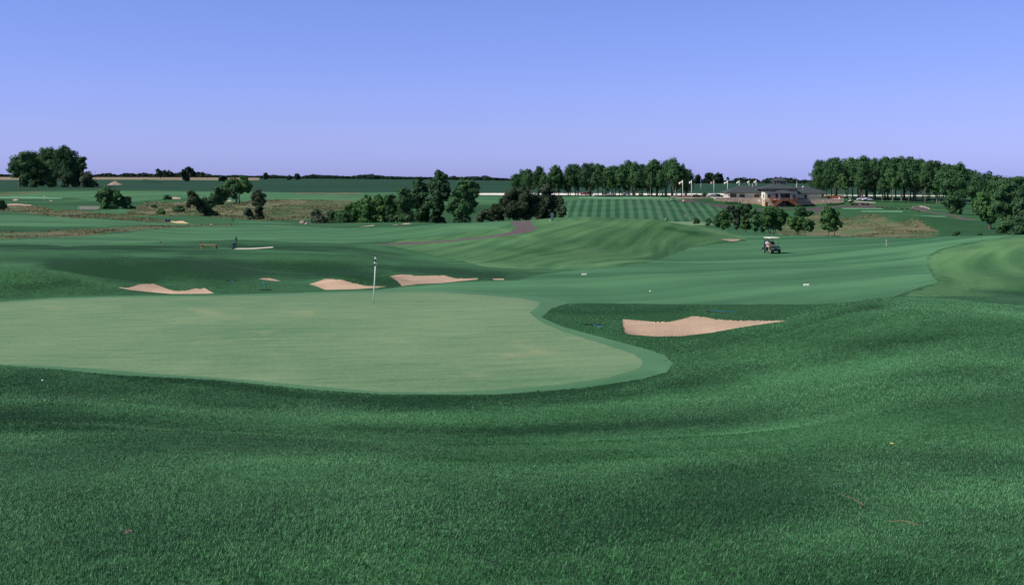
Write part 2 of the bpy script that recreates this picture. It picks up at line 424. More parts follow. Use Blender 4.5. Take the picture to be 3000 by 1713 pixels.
def height(X, Y):
    X = np.asarray(X, float); Y = np.asarray(Y, float)
    Ye = np.maximum(Y, 2.0)
    px = np.clip(CX + F * X / Ye, PXT[0], PXT[-1] - 1)
    fi = (px - PXT[0]) / 4.0; i0 = fi.astype(int); w = (fi - i0)[..., None]
    ld = LD[i0] * (1 - w) + LD[i0 + 1] * w
    hh = HH[i0] * (1 - w) + HH[i0 + 1] * w
    mm = MM[i0] * (1 - w) + MM[i0 + 1] * w
    q = np.clip(np.log(Ye), ld[..., 0], ld[..., -1])
    j = np.clip((ld <= q[..., None]).sum(-1) - 1, 0, K - 2)[..., None]
    def tk(A, jj): return np.take_along_axis(A, jj, -1)[..., 0]
    l0, l1, h0, h1, m0, m1 = tk(ld, j), tk(ld, j + 1), tk(hh, j), tk(hh, j + 1), tk(mm, j), tk(mm, j + 1)
    H = l1 - l0; t = (q - l0) / H
    z = (1 + 2 * t) * (1 - t) ** 2 * h0 + t * (1 - t) ** 2 * H * m0 + t * t * (3 - 2 * t) * h1 + t * t * (t - 1) * H * m1
    for bx, by, a, sx, sy, r in BW:
        dx, dy = X - bx, Y - by
        c, s = math.cos(r), math.sin(r)
        e = ((dx * c + dy * s) / sx) ** 2 + ((-dx * s + dy * c) / sy) ** 2
        z = z + a * np.exp(-e)
    calm = 1 - 0.85 * np.exp(-(((X + 8) / 18) ** 2 + ((Y - 41) / 11) ** 2) ** 2)     # the green is rolled smooth
    near = np.clip(Y / 60, 0.05, 1)
    z = z + calm * near * (0.10 * vnoise(X / 7.3, Y / 9.1, 0) + 0.04 * vnoise(X / 2.7, Y / 3.1, 1)) + np.clip((Y - 90) / 200, 0, 1) * 0.30 * vnoise(X / 23., Y / 27., 2) * (Y < 900)
    return z

def ground(X, Y): return float(height(np.array([X]), np.array([Y]))[0])
def at(px, d, dz=0.0):
    X = (px - CX) / F * d
    return Vector((X, d, ground(X, d) + dz))
def hit(px, row, lo, hi, dz=0.0):
    """the point of the terrain seen at (px,row) between two distances"""
    ds = np.geomspace(lo, hi, 900); X = (px - CX) / F * ds
    r = HZ - height(X, ds) / ds * F
    e = np.abs(r - row)
    s = np.where((r[:-1] - row) * (r[1:] - row) <= 0)[0]
    i = s[0] if len(s) else int(e.argmin())
    return Vector((X[i], ds[i], -(r[i] - HZ) / F * ds[i] + dz))

# ------------------------------------------------------------------ zones traced on the ground
def sc(pts, k, ox=0, oy=0): return [(x / k + ox, y / k + oy) for x, y in pts]
V = lambda pts: sc(pts, 0.85)
Z1 = lambda pts: sc(pts, 4.25, 0, 400)
Z2 = lambda pts: sc(pts, 4.25, 500, 450)
Z3 = lambda pts: sc(pts, 4.25, 850, 450)
Z4 = lambda pts: sc(pts, 4.25, 1400, 420)
Z5 = lambda pts: sc(pts, 12.75, 1900, 600)
Z6 = lambda pts: sc(pts, 5.6667, 2050, 480)
Z7 = lambda pts: sc(pts, 4.25, 2400, 420)
ZP = lambda pts: sc(pts, 12.75, 1940, 510)

ZONES = []   # name, material, polygon, dmin, dmax, bunker depth, wobble
def zone(name, mat, poly, lo, hi, depth=0.0, wob=1.0): ZONES.append((name, mat, poly, lo, hi, depth, wob))

# far fields
zone('ripe_field', 'tan', [(-2000,400),(760,400),(760,530),(640,528),(300,526),(0,528),(-2000,528)], 1350, 2600, 0, 0)
zone('distant_rough', 'midrough', [(-2000,400),(5000,400),(5000,900),(-2000,900)], 184, 640, 0, 0)
zone('hill_rough', 'hill', [(1130,716),(1230,690),(1330,672),(1450,650),(1550,640),(1700,630),(1850,636),(2000,650),(2150,680),(2200,700),(2120,706),(2020,726),(1930,757),(1835,780),(1700,790),(1560,803),(1480,800),(1380,770),(1240,740)], 80, 185, 0, 5)
zone('hill_rough', 'hill', [(3000,560),(5000,560),(5000,850),(3000,850),(2900,868),(2700,870),(2640,866),(2720,840),(2750,822),(2730,800),(2716,760),(2740,742),(2800,722),(2900,702),(3000,690)], 55, 175, 0, 12)
# left middle fairways
zone('fairway', 'fair2', [(-400,704),(0,704),(130,696),(300,688),(360,683),(450,672),(600,662),(750,658),(1000,669),(1200,664),(1380,649),(1500,649),(1480,662),(1300,692),(1130,706),(1000,712),(900,710),(700,702),(500,709),(330,715),(200,722),(60,712),(-400,712)], 108, 235, 0, 3)
zone('fairway', 'fair2', Z1([(-1500,980),(0,980),(300,980),(700,1000),(1100,1022),(1500,1048),(1900,1068),(2300,1085),(2550,1090),(2200,1110),(1500,1105),(1000,1140),(500,1135),(200,1160),(0,1165),(-1500,1165)]), 170, 320, 0, 3)
zone('fairway', 'fair2', Z1([(-1500,735),(500,690),(1200,680),(2550,685),(5000,730),(8500,740),(8500,790),(5400,870),(2900,830),(2300,760),(1600,810),(1150,800),(900,760),(0,742)]), 380, 575, 0, 3)
zone('fairway', 'fair2', [(480,562),(1300,562),(1400,570),(1400,590),(1150,585),(900,590),(640,584),(480,577)], 380, 590, 0, 2)
zone('fairway', 'fair2', Z1([(1150,930),(1500,905),(1750,915),(1800,935),(1500,950),(1200,950)]), 300, 420, 0, 2)
zone('fairway', 'fair2', Z2([(780,845),(1100,835),(1400,850),(1550,870),(1300,885),(900,870)]), 200, 300, 0, 2)
zone('prairie', 'prairie', Z1([(-1500,860),(60,860),(300,850),(520,870),(680,920),(900,915),(1100,940),(1300,960),(1600,1000),(1900,1040),(2200,1058),(2150,1080),(1800,1060),(1400,1025),(1000,1020),(700,1000),(400,960),(100,930),(-1500,930)]), 200, 460, 0, 6)
zone('prairie', 'prairie', Z1([(-1500,1195),(0,1190),(500,1190),(800,1165),(1200,1150),(1500,1128),(2000,1108),(2550,1100),(2900,1090),(2900,1105),(2550,1115),(2000,1142),(1480,1185),(1000,1240),(500,1258),(0,1275),(-1500,1275)]), 120, 280, 0, 6)
zone('prairie', 'prairie', Z2([(-600,780),(-300,600),(0,600),(300,600),(560,650),(760,615),(1000,590),(1200,575),(2300,580),(2300,700),(2000,800),(1500,830),(1100,830),(620,790),(400,770),(0,770)]), 255, 470, 0, 8)
zone('prairie', 'prairie', Z2([(1500,490),(1700,488),(2400,490),(2300,510),(1900,530),(1700,520)]), 480, 620, 0, 3)
zone('prairie', 'prairie', Z1([(0,700),(300,690),(650,680),(300,715),(0,735),(-900,735),(-900,700)]), 420, 590, 0, 3)
zone('prairie', 'prairie', Z6([(1400,1000),(1480,950),(1850,870),(2000,800),(2100,850),(2350,900),(2360,1200),(1500,1200),(1250,1180),(1350,1080)]), 250, 470, 0, 8)
zone('prairie', 'prairie', Z7([(0,1010),(150,900),(330,940),(430,930),(560,895),(700,880),(900,950),(980,980),(1200,935),(1300,1000),(1400,1060),(1470,1110),(1450,1165),(900,1185),(0,1165)]), 240, 470, 0, 16)
# clubhouse side
zone('striped_slope', 'stripe', [(1640,600),(1665,588),(1720,583),(1900,584),(2000,589),(2080,597),(2190,612),(2170,640),(2120,662),(1930,656),(1700,660),(1640,650)], 392, 482, 0, 2)
zone('practice_green', 'green', Z5([(300,640),(650,620),(1600,635),(2200,655),(2500,680),(2460,735),(2250,755),(1800,765),(1200,765),(750,755),(500,700)]), 355, 420, 0, 1)
zone('tee_box', 'tee', [(1700,577),(1960,576.5),(1958,582),(1760,582.5),(1690,580)], 470, 560, 0, 0)
zone('tee_box', 'tee', Z7([(280,803),(800,806),(780,820),(300,818)]), 380, 520, 0, 0)
zone('tee_box', 'tee', Z7([(500,836),(1040,840),(1030,856),(540,852)]), 380, 520, 0, 0)
zone('tee_box', 'tee', Z7([(1150,895),(1580,904),(1570,916),(1200,908)]), 340, 480, 0, 0)
zone('tee_box', 'tee', Z1([(-900,745),(400,748),(780,762),(760,776),(300,772),(-900,760)]), 420, 600, 0, 0)
zone('asphalt_path', 'asphalt', ZP([(560,960),(900,940),(1200,940),(1500,930),(1660,955),(1300,975),(1150,1010),(1400,1050),(1750,1100),(2050,1130),(2600,1180),(2600,1290),(2200,1250),(1800,1160),(1400,1080),(1100,1040),(800,1047),(600,1035)]), 440, 530, 0, 0)
zone('asphalt_path', 'asphalt', Z6([(420,700),(700,790),(1000,740),(1300,728),(1700,740),(2000,728),(2050,706),(2600,688),(2600,714),(2200,722),(2080,760),(2040,805),(1930,800),(1850,770),(1500,748),(1000,770),(700,820),(400,760)]), 400, 500, 0, 0)
zone('asphalt_path', 'asphalt', Z7([(-60,790),(300,780),(450,765),(420,735),(500,728),(700,745),(640,768),(900,795),(700,802),(300,800),(0,806)]), 440, 540, 0, 0)
zone('cart_path', 'path', Z7([(1100,800),(1180,790),(1300,795),(1375,822),(1330,835),(1500,868),(1670,888),(1850,938),(2100,998),(2190,1018),(2170,1028),(2000,996),(1840,968),(1650,904),(1400,864),(1230,842)]), 330, 500, 0, 0)
zone('parking_lot', 'gravel', ZP([(240,740),(560,740),(900,745),(1250,765),(1650,790),(1900,840),(1700,880),(1200,890),(1000,940),(560,900),(420,850),(240,830)]), 500, 620, 0, 0)
zone('pale_road', 'road', [(1380,566),(1500,565.8),(2300,567.2),(2300,571.8),(1900,571.5),(1500,571.5),(1380,571.5)], 550, 622, 0, 0)
zone('pale_road', 'road', [(2380,571.2),(3400,573.5),(3400,576),(2380,573.6)], 560, 660, 0, 0)
# main path over the hill
zone('cart_path', 'path', V([(920,610),(1000,604),(1120,598),(1220,587),(1268,578),(1286,568),(1272,556),(1268,548),(1322,548),(1324,558),(1338,568),(1326,576),(1290,583),(1200,594),(1100,604),(1000,610)]), 100, 152, 0, 0.6)
zone('tee_path', 'concrete', [(681,727),(740,726.5),(800,722.5),(800,725.2),(740,729.6),(690,731)], 95, 125, 0, 0)
# right fairway and the apron of the green
zone('fairway', 'fair', V([(850,735),(1000,714),(1100,706),(1200,699),(1290,697),(1340,684),(1450,671),(1560,664),(1640,646),(1720,617),(1790,606),(1860,600),(1850,585),(1780,570),(2300,570),(2600,570),(2480,594),(2400,606),(2335,622),(2308,640),(2309,662),(2322,688),(2336,702),(2290,716),(2225,738),(2185,745),(2100,757),(1700,757),(1450,754),(1410,757),(1370,766),(1345,790),(1250,790),(1000,760)]), 46, 178, 0, 2)
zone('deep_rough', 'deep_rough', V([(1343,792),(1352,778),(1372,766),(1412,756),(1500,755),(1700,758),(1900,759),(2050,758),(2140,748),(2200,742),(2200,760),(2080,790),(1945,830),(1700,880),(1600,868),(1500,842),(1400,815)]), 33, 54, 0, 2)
zone('collar', 'collar', V([(-600,905),(-600,760),(-600,752),(0,750),(150,740),(300,736),(500,735),(700,730),(850,725),(1000,722),(1120,722),(1230,730),(1330,738),(1420,752),(1372,768),(1348,790),(1400,813),(1500,840),(1600,866),(1655,884),(1676,905),(1660,926),(1600,943),(1450,966),(1250,981),(1100,983),(950,981),(750,967),(560,947),(300,934),(150,920),(0,909)]), 26, 58, 0, 1)
zone('putting_green', 'green', V([(-600,900),(-600,756),(0,753),(150,744),(300,740),(500,739),(700,735),(850,730),(1000,727),(1100,727),(1200,734),(1300,743),(1345,752),(1338,765),(1318,778),(1345,800),(1400,825),(1500,856),(1580,882),(1602,900),(1590,917),(1520,938),(1400,956),(1250,969),(1100,977),(950,975),(800,963),(600,944),(400,931),(200,915),(0,906)]), 26, 58, 0, 0.8)
# bunkers
Q8 = lambda p: sc(p, 2.8333, 0, 600)
QB = lambda p: sc(p, 3.6429, 850, 650)
QA = lambda p: sc(p, 5.1, 500, 650)
QF = lambda p: sc(p, 2.8333, 1500, 850)
bk = 'sand_bunker'
zone(bk, 'sand', Q8([(965,683),(1060,688),(1130,663),(1170,653),(1270,653),(1330,673),(1400,700),(1450,714),(1540,710),(1600,694),(1700,691),(1790,741),(1620,744),(1450,740),(1300,727),(1100,707)]), 53.2, 64, 0.28, 0.15)
zone(bk, 'sand', QB([(205,662),(300,630),(370,606),(470,610),(560,618),(650,643),(780,676),(900,686),(1030,686),(920,702),(700,717),(380,724),(300,692)]), 54, 66, 0.25, 0.1)
zone(bk, 'sand', QB([(1065,577),(1160,558),(1280,561),(1330,573),(1500,570),(1650,570),(1750,598),(1900,601),(2000,598),(2005,612),(1850,627),(1600,652),(1350,662),(1190,684),(1150,632)]), 56, 74, 0.22, 0.15)
zone(bk, 'sand', QB([(2160,604),(2285,604),(2285,618),(2170,618)]), 56, 78, 0.0, 0.5)
zone(bk, 'sand', QA([(1310,852),(1380,836),(1480,838),(1560,858),(1650,884),(1500,877)]), 56, 72, 0.05, 0.6)
zone(bk, 'sand', QF([(900,350),(925,352),(916,238),(1060,248),(1170,260),(1300,260),(1400,238),(1480,216),(1580,216),(1680,238),(1850,248),(2050,248),(2280,254),(2100,277),(1900,307),(1650,352),(1400,380),(1200,383),(1000,368)]), 38, 48, 0.30, 0.05)
zone(bk, 'sand', Z3([(755,915),(900,905),(1000,892),(1045,890),(1058,910),(900,918)]), 190, 250, 0, 0)
zone(bk, 'sand', Z3([(1105,915),(1150,900),(1190,902),(1215,915)]), 190, 250, 0, 0)
zone(bk, 'sand', Z3([(1280,884),(1380,884),(1430,866),(1480,866),(1520,884),(1600,880),(1660,874),(1680,880),(1672,898),(1500,900),(1300,908)]), 190, 250, 0, 0)
zone(bk, 'sand_y', Z1([(2110,1050),(2180,1056),(2270,1048),(2355,1084),(2200,1080),(2140,1068)]), 190, 300, 0, 0)
zone(bk, 'sand', [(2110,699.5),(2140,700.5),(2172,701),(2155,706),(2140,706.5)], 130, 170, 0, 0)
zone(bk, 'sand', Z1([(2100,768),(2160,752),(2240,762),(2250,776),(2110,776)]), 380, 560, 0, 0)
zone(bk, 'sand', Z2([(620,590),(700,578),(750,575),(755,592),(640,598)]), 380, 560, 0, 0)
zone(bk, 'sand', Z1([(155,785),(190,778),(230,788),(200,798),(160,796)]), 380, 560, 0, 0)
zone(bk, 'sand', Z1([(610,797),(660,793),(658,802),(620,803)]), 380, 560, 0, 0)
zone(bk, 'sand', Z1([(80,840),(200,834),(330,846),(400,852),(380,860),(90,858)]), 340, 520, 0, 0)

def inside(px, row, poly):
    c = np.zeros(px.shape, bool)
    n = len(poly)
    for i in range(n):
        x0, y0 = poly[i]; x1, y1 = poly[(i + 1) % n]
        if y0 == y1: continue
        cond = (y0 > row) != (y1 > row)
        c ^= cond & (px < (x1 - x0) * (row - y0) / (y1 - y0) + x0)
    return c

# ------------------------------------------------------------------ the terrain grid
def steps():
    L = [-14.0, -9, -6, -4, -2.5, -1.2, 0, 1.0, 1.8]
    y = 2.4
    while y < 4600:
        L.append(y)
        y *= 1 + (0.009 if y < 20 else 0.0055 if y < 27 else 0.0028 if y < 37 else 0.0012 if y < 71 else 0.0028 if y < 75 else 0.004 if y < 230 else 0.0038 if y < 620 else 0.012)
    return np.array(L)
YS = steps(); NX = 1400
S = np.linspace(-1, 1, NX)
GX = S[None, :] * (0.60 * np.maximum(YS, 0) + 13)[:, None]
GY = np.repeat(YS[:, None], NX, 1)
GZ = np.empty_like(GX)
for a in range(0, len(YS), 40):
    GZ[a:a + 40] = height(GX[a:a + 40], GY[a:a + 40])
ye = np.maximum(GY, 0.5)
VPX = CX + F * GX / ye; VROW = HZ - GZ / ye * F
# wobble of traced edges, as ragged grass edges
WBX = vnoise(GX * 1.9, GY * 1.9, 3) + 0.6 * vnoise(GX * 5, GY * 5, 4)
WBY = vnoise(GX * 1.7 + 50, GY * 1.7, 5) * 0.6
for nm, mt, poly, lo, hi, dep, wob in ZONES:
    if dep <= 0: continue
    xs = [p[0] for p in poly]; ys = [p[1] for p in poly]
    i0, i1 = np.searchsorted(YS, lo), np.searchsorted(YS, hi)
    px = VPX[i0:i1]; rw = VROW[i0:i1]
    ins = inside(px + wob * WBX[i0:i1], rw + 0.55 * wob * WBY[i0:i1], poly)
    grid = np.arange(min(xs), max(xs), 1.0)
    top = np.full(len(grid), 1e9); bot = np.full(len(grid), -1e9)
    rr = np.arange(min(ys), max(ys), 0.5)
    G, RR = np.meshgrid(grid, rr)
    I = inside(G, RR, poly)
    top = np.where(I, RR, 1e9).min(0); bot = np.where(I, RR, -1e9).max(0)
    k = np.clip((px - grid[0]).astype(int), 0, len(grid) - 1)
    t = np.clip((rw - top[k]) / np.maximum(bot[k] - top[k], 1), 0, 1)
    ends = np.clip(np.minimum(px - min(xs), max(xs) - px) / 55.0, 0, 1)
    GZ[i0:i1] -= np.where(ins, 0.03 * np.clip((bot - top)[k] / 12, 0, 1) + dep * t * t * np.clip(((bot - top)[k] - 5) / 40, 0, 1) * ends * (2 - ends), 0)

FPX = 0.25 * (VPX[:-1, :-1] + VPX[1:, :-1] + VPX[:-1, 1:] + VPX[1:, 1:])
FROW = 0.25 * (VROW[:-1, :-1] + VROW[1:, :-1] + VROW[:-1, 1:] + VROW[1:, 1:])
FY = 0.5 * (GY[:-1, :-1] + GY[1:, 1:])
ZID = np.zeros(FPX.shape, np.int16)
BASE = [('rough', 'rough', None), ('crop_field', 'crop', None), ('distant_field', 'midrough', None)]
crop0 = np.exp(LD[:, 23])    # near edge of the crop field
kk = np.clip(((FPX - PXT[0]) / 4).astype(int), 0, len(PXT) - 1)
ZID[FY > crop0[kk]] = 1
ZID[(FY > crop0[kk]) & (FY < 645) & (FPX > 2300)] = 2
ZID[FY > 1900] = 2
names = list(BASE)
for nm, mt, poly, lo, hi, dep, wob in ZONES:
    zid = len(names); names.append((nm, mt, dep))
    i0, i1 = max(np.searchsorted(YS, lo) - 1, 0), min(np.searchsorted(YS, hi), len(YS) - 1)
    px = FPX[i0:i1] + wob * WBX[i0:i1, :-1]; rw = FROW[i0:i1] + 0.55 * wob * WBY[i0:i1, :-1]
    m = inside(px, rw, poly) & (FY[i0:i1] >= lo) & (FY[i0:i1] <= hi)
    if nm == 'distant_rough': m &= ZID[i0:i1] == 0
    ZID[i0:i1][m] = zid

# painted slope light and shade, with grass length: pale tops, dark banks and hollows
GROW_SHADE = [  # polyline (px,row), half width in row pixels, amount, distance range
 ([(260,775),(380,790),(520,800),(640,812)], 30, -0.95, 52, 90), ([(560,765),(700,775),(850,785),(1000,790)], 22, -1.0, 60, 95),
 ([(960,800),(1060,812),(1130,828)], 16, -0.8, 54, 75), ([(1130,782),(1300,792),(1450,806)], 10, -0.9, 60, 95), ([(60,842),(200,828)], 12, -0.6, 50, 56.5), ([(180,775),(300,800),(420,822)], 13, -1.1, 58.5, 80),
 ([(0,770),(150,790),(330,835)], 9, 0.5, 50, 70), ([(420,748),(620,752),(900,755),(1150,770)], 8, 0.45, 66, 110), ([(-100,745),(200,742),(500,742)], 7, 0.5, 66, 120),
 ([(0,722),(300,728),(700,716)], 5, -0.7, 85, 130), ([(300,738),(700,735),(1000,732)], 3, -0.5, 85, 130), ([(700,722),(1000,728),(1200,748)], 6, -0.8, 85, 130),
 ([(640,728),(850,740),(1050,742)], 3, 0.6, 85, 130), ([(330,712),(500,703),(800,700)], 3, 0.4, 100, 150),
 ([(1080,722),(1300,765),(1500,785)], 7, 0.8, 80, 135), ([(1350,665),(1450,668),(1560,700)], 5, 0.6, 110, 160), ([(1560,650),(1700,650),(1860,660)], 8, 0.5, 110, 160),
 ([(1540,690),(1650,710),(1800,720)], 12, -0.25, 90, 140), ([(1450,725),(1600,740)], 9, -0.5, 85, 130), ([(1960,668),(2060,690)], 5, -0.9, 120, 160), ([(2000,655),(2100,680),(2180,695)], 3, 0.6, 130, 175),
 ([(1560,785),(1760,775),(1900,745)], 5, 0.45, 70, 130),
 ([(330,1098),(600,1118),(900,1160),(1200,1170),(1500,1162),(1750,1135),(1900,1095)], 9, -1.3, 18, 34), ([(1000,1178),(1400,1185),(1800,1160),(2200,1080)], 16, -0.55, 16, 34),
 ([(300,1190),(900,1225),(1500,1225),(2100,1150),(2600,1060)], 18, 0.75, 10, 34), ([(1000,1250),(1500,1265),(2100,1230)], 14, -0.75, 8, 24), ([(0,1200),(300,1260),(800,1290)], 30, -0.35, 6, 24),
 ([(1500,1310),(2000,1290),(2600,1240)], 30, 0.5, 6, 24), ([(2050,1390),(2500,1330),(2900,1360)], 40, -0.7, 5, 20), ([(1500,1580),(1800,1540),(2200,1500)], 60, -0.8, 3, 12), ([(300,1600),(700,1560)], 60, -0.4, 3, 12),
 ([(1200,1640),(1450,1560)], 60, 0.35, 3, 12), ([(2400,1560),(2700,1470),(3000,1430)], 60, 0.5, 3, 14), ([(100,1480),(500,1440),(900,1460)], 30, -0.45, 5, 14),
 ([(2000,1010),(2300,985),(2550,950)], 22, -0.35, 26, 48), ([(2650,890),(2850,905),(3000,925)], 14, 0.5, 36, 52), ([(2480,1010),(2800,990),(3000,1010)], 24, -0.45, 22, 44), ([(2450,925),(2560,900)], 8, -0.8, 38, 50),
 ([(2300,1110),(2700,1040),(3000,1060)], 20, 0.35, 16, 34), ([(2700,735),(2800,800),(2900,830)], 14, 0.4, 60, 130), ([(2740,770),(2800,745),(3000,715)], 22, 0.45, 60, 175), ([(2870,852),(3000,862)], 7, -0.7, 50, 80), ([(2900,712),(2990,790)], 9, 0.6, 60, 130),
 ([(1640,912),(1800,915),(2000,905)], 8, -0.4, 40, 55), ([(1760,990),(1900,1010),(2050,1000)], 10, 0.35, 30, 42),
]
GROWTH_SHADE = np.zeros_like(GX)
for pts, wd, amt, lo, hi in GROW_SHADE:
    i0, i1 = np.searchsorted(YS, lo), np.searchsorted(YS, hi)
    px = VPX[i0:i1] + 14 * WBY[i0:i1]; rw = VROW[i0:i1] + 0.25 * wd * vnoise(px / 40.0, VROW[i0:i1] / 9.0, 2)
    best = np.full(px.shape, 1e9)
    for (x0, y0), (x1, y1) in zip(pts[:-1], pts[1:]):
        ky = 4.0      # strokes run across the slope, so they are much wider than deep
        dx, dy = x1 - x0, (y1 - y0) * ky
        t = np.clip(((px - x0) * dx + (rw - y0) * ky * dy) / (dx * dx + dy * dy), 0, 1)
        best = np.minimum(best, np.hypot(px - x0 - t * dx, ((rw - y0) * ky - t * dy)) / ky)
    GROWTH_SHADE[i0:i1] += amt * np.exp(-(best / wd) ** 2)
GROWTH_SHADE += 0.35 * vnoise(GX / 2.3, GY / 3.4, 1) * np.clip(1.2 - GY / 60, 0, 1) + 0.25 * vnoise(GX / 0.8, GY / 1.1, 6) * np.clip(1.2 - GY / 30, 0, 1)
GFLAT = GROWTH_SHADE.reshape(-1)
VV = np.stack([GX, GY, GZ], -1).reshape(-1, 3)
idx = np.arange(len(YS) * NX).reshape(len(YS), NX)
FQ = np.stack([idx[:-1, :-1], idx[:-1, 1:], idx[1:, 1:], idx[1:, :-1]], -1)
TERRAIN = []
merged = {}
for z, (nm, mt, dep) in enumerate(names):
    key = (nm, mt) if nm in ('prairie', 'asphalt_path', 'pale_road', 'hill_rough', 'deep_rough') else (nm, mt, z)
    merged.setdefault(key, []).append(z)
for key, zs in merged.items():
    q = FQ[np.isin(ZID, zs)]
    if len(q) == 0: continue
    used, inv = np.unique(q.ravel(), return_inverse=True)
    o = mesh_np(key[0], VV[used], inv.reshape(-1, 4), M[key[1]], smooth=True, attr={'growth_shade': GFLAT[used]})
    o["kind"] = 'structure'
    TERRAIN.append(o)

# ------------------------------------------------------------------ foreground grass blades (uncountable: one object)
def blade_mat():
    m, t, b = new_mat("grass_blades")
    L = t.links.new; N = t.nodes.new
    b.inputs["Roughness"].default_value = 0.55
    b.inputs["Specular IOR Level"].default_value = 0.35
    tc = N("ShaderNodeTexCoord")
    n1 = N("ShaderNodeTexNoise"); n1.inputs["Scale"].default_value = 0.35; n1.inputs["Detail"].default_value = 3
    L(tc.outputs["Object"], n1.inputs["Vector"])
    at_ = N("ShaderNodeAttribute"); at_.attribute_name = "tone"
    a = N("ShaderNodeMath"); a.operation = 'MULTIPLY_ADD'; a.inputs[1].default_value = 0.62; L(at_.outputs["Fac"], a.inputs[0])
    ga = N("ShaderNodeAttribute"); ga.attribute_name = "growth_shade"  # same painted slope shade and grass length, for the blades
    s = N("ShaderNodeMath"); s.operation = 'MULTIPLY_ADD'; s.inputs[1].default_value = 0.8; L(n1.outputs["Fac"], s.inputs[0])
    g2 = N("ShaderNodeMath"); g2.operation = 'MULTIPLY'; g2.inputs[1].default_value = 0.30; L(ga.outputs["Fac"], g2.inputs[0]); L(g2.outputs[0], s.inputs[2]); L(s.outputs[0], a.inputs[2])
    r = N("ShaderNodeValToRGB")
    e = r.color_ramp.elements
    e[0].position = 0.25; e[0].color = (0.013, 0.066, 0.022, 1)
    e[1].position = 0.95; e[1].color = (0.105, 0.300, 0.130, 1)
    k = r.color_ramp.elements.new(0.6); k.color = (0.038, 0.152, 0.056, 1)
    L(a.outputs[0], r.inputs[0]); L(r.outputs[0], b.inputs["Base Color"])
    return m
def grass_blades():
    n = 1400000
    rng = np.random.default_rng(5)
    d = np.exp(rng.uniform(math.log(3.2), math.log(55), n))
    s = rng.uniform(-1, 1, n)
    X = s * (0.51 * d + 3.2); Y = d
    Z = height(X, Y)
    px = CX + F * X / Y; row = HZ - Z / Y * F
    iy = np.clip(np.searchsorted(YS, Y) - 1, 0, len(YS) - 2); ix = np.clip(((X / (0.60 * Y + 13) + 1) / 2 * (NX - 1)).astype(int), 0, NX - 2)
    keep = np.isin(ZID[iy, ix], [0] + [i for i, q in enumerate(names) if q[0] == 'deep_rough'])
    keep &= rng.random(n) < np.clip((55 - d) / 22, 0, 1)
    X, Y, Z, d = X[keep], Y[keep], Z[keep], d[keep]; n = len(X)
    lush = 0.5 + 0.5 * vnoise(X / 0.9, Y / 0.9, 6)
    hgt = rng.uniform(0.007, 0.020, n) * (0.75 + 0.6 * lush) * np.clip(d / 14, 1, 1.9)
    wid = np.maximum(rng.uniform(0.0018, 0.0032, n), d * 0.00034)
    swirl = vnoise(X / 2.2, Y / 3.0, 7) * 2.4 + rng.normal(0, 0.9, n)
    lx, ly = np.cos(swirl), np.sin(swirl)
    lean = rng.uniform(0.25, 1.0, n) * hgt
    fa = rng.uniform(0, 2 * np.pi, n)
    wx, wy = np.cos(fa) * wid / 2, np.sin(fa) * wid / 2
    P = np.empty((n, 5, 3), np.float32)
    z0 = Z - 0.004
    P[:, 0] = np.stack([X - wx, Y - wy, z0], -1); P[:, 1] = np.stack([X + wx, Y + wy, z0], -1)
    mx, my, mz = X + lx * lean * 0.35, Y + ly * lean * 0.35, Z + hgt * 0.6
    P[:, 2] = np.stack([mx + wx * 0.9, my + wy * 0.9, mz], -1); P[:, 3] = np.stack([mx - wx * 0.9, my - wy * 0.9, mz], -1)
    P[:, 4] = np.stack([X + lx * lean, Y + ly * lean, Z + hgt * 0.95], -1)
    b = np.arange(n)[:, None] * 5
    T = np.concatenate([b + [0, 1, 2], b + [0, 2, 3], b + [3, 2, 4]], 1).reshape(-1, 3)
    o = mesh_np('grass_blades', P.reshape(-1, 3), T, blade_mat())
    tone = np.repeat(rng.random(n), 5).astype(np.float32)
    at_ = o.data.attributes.new("tone", 'FLOAT', 'POINT'); at_.data.foreach_set("value", tone)
    iy = np.clip(np.searchsorted(YS, Y), 0, len(YS) - 1); ix = np.clip(((X / (0.60 * Y + 13) + 1) / 2 * (NX - 1)).astype(int), 0, NX - 1)
    at2 = o.data.attributes.new("growth_shade", 'FLOAT', 'POINT'); at2.data.foreach_set("value", np.repeat(GROWTH_SHADE[iy, ix], 5).astype(np.float32))
    tag(o, kind='stuff', label='short green grass covering the near bank', cat='grass')
    return o
grass_blades()

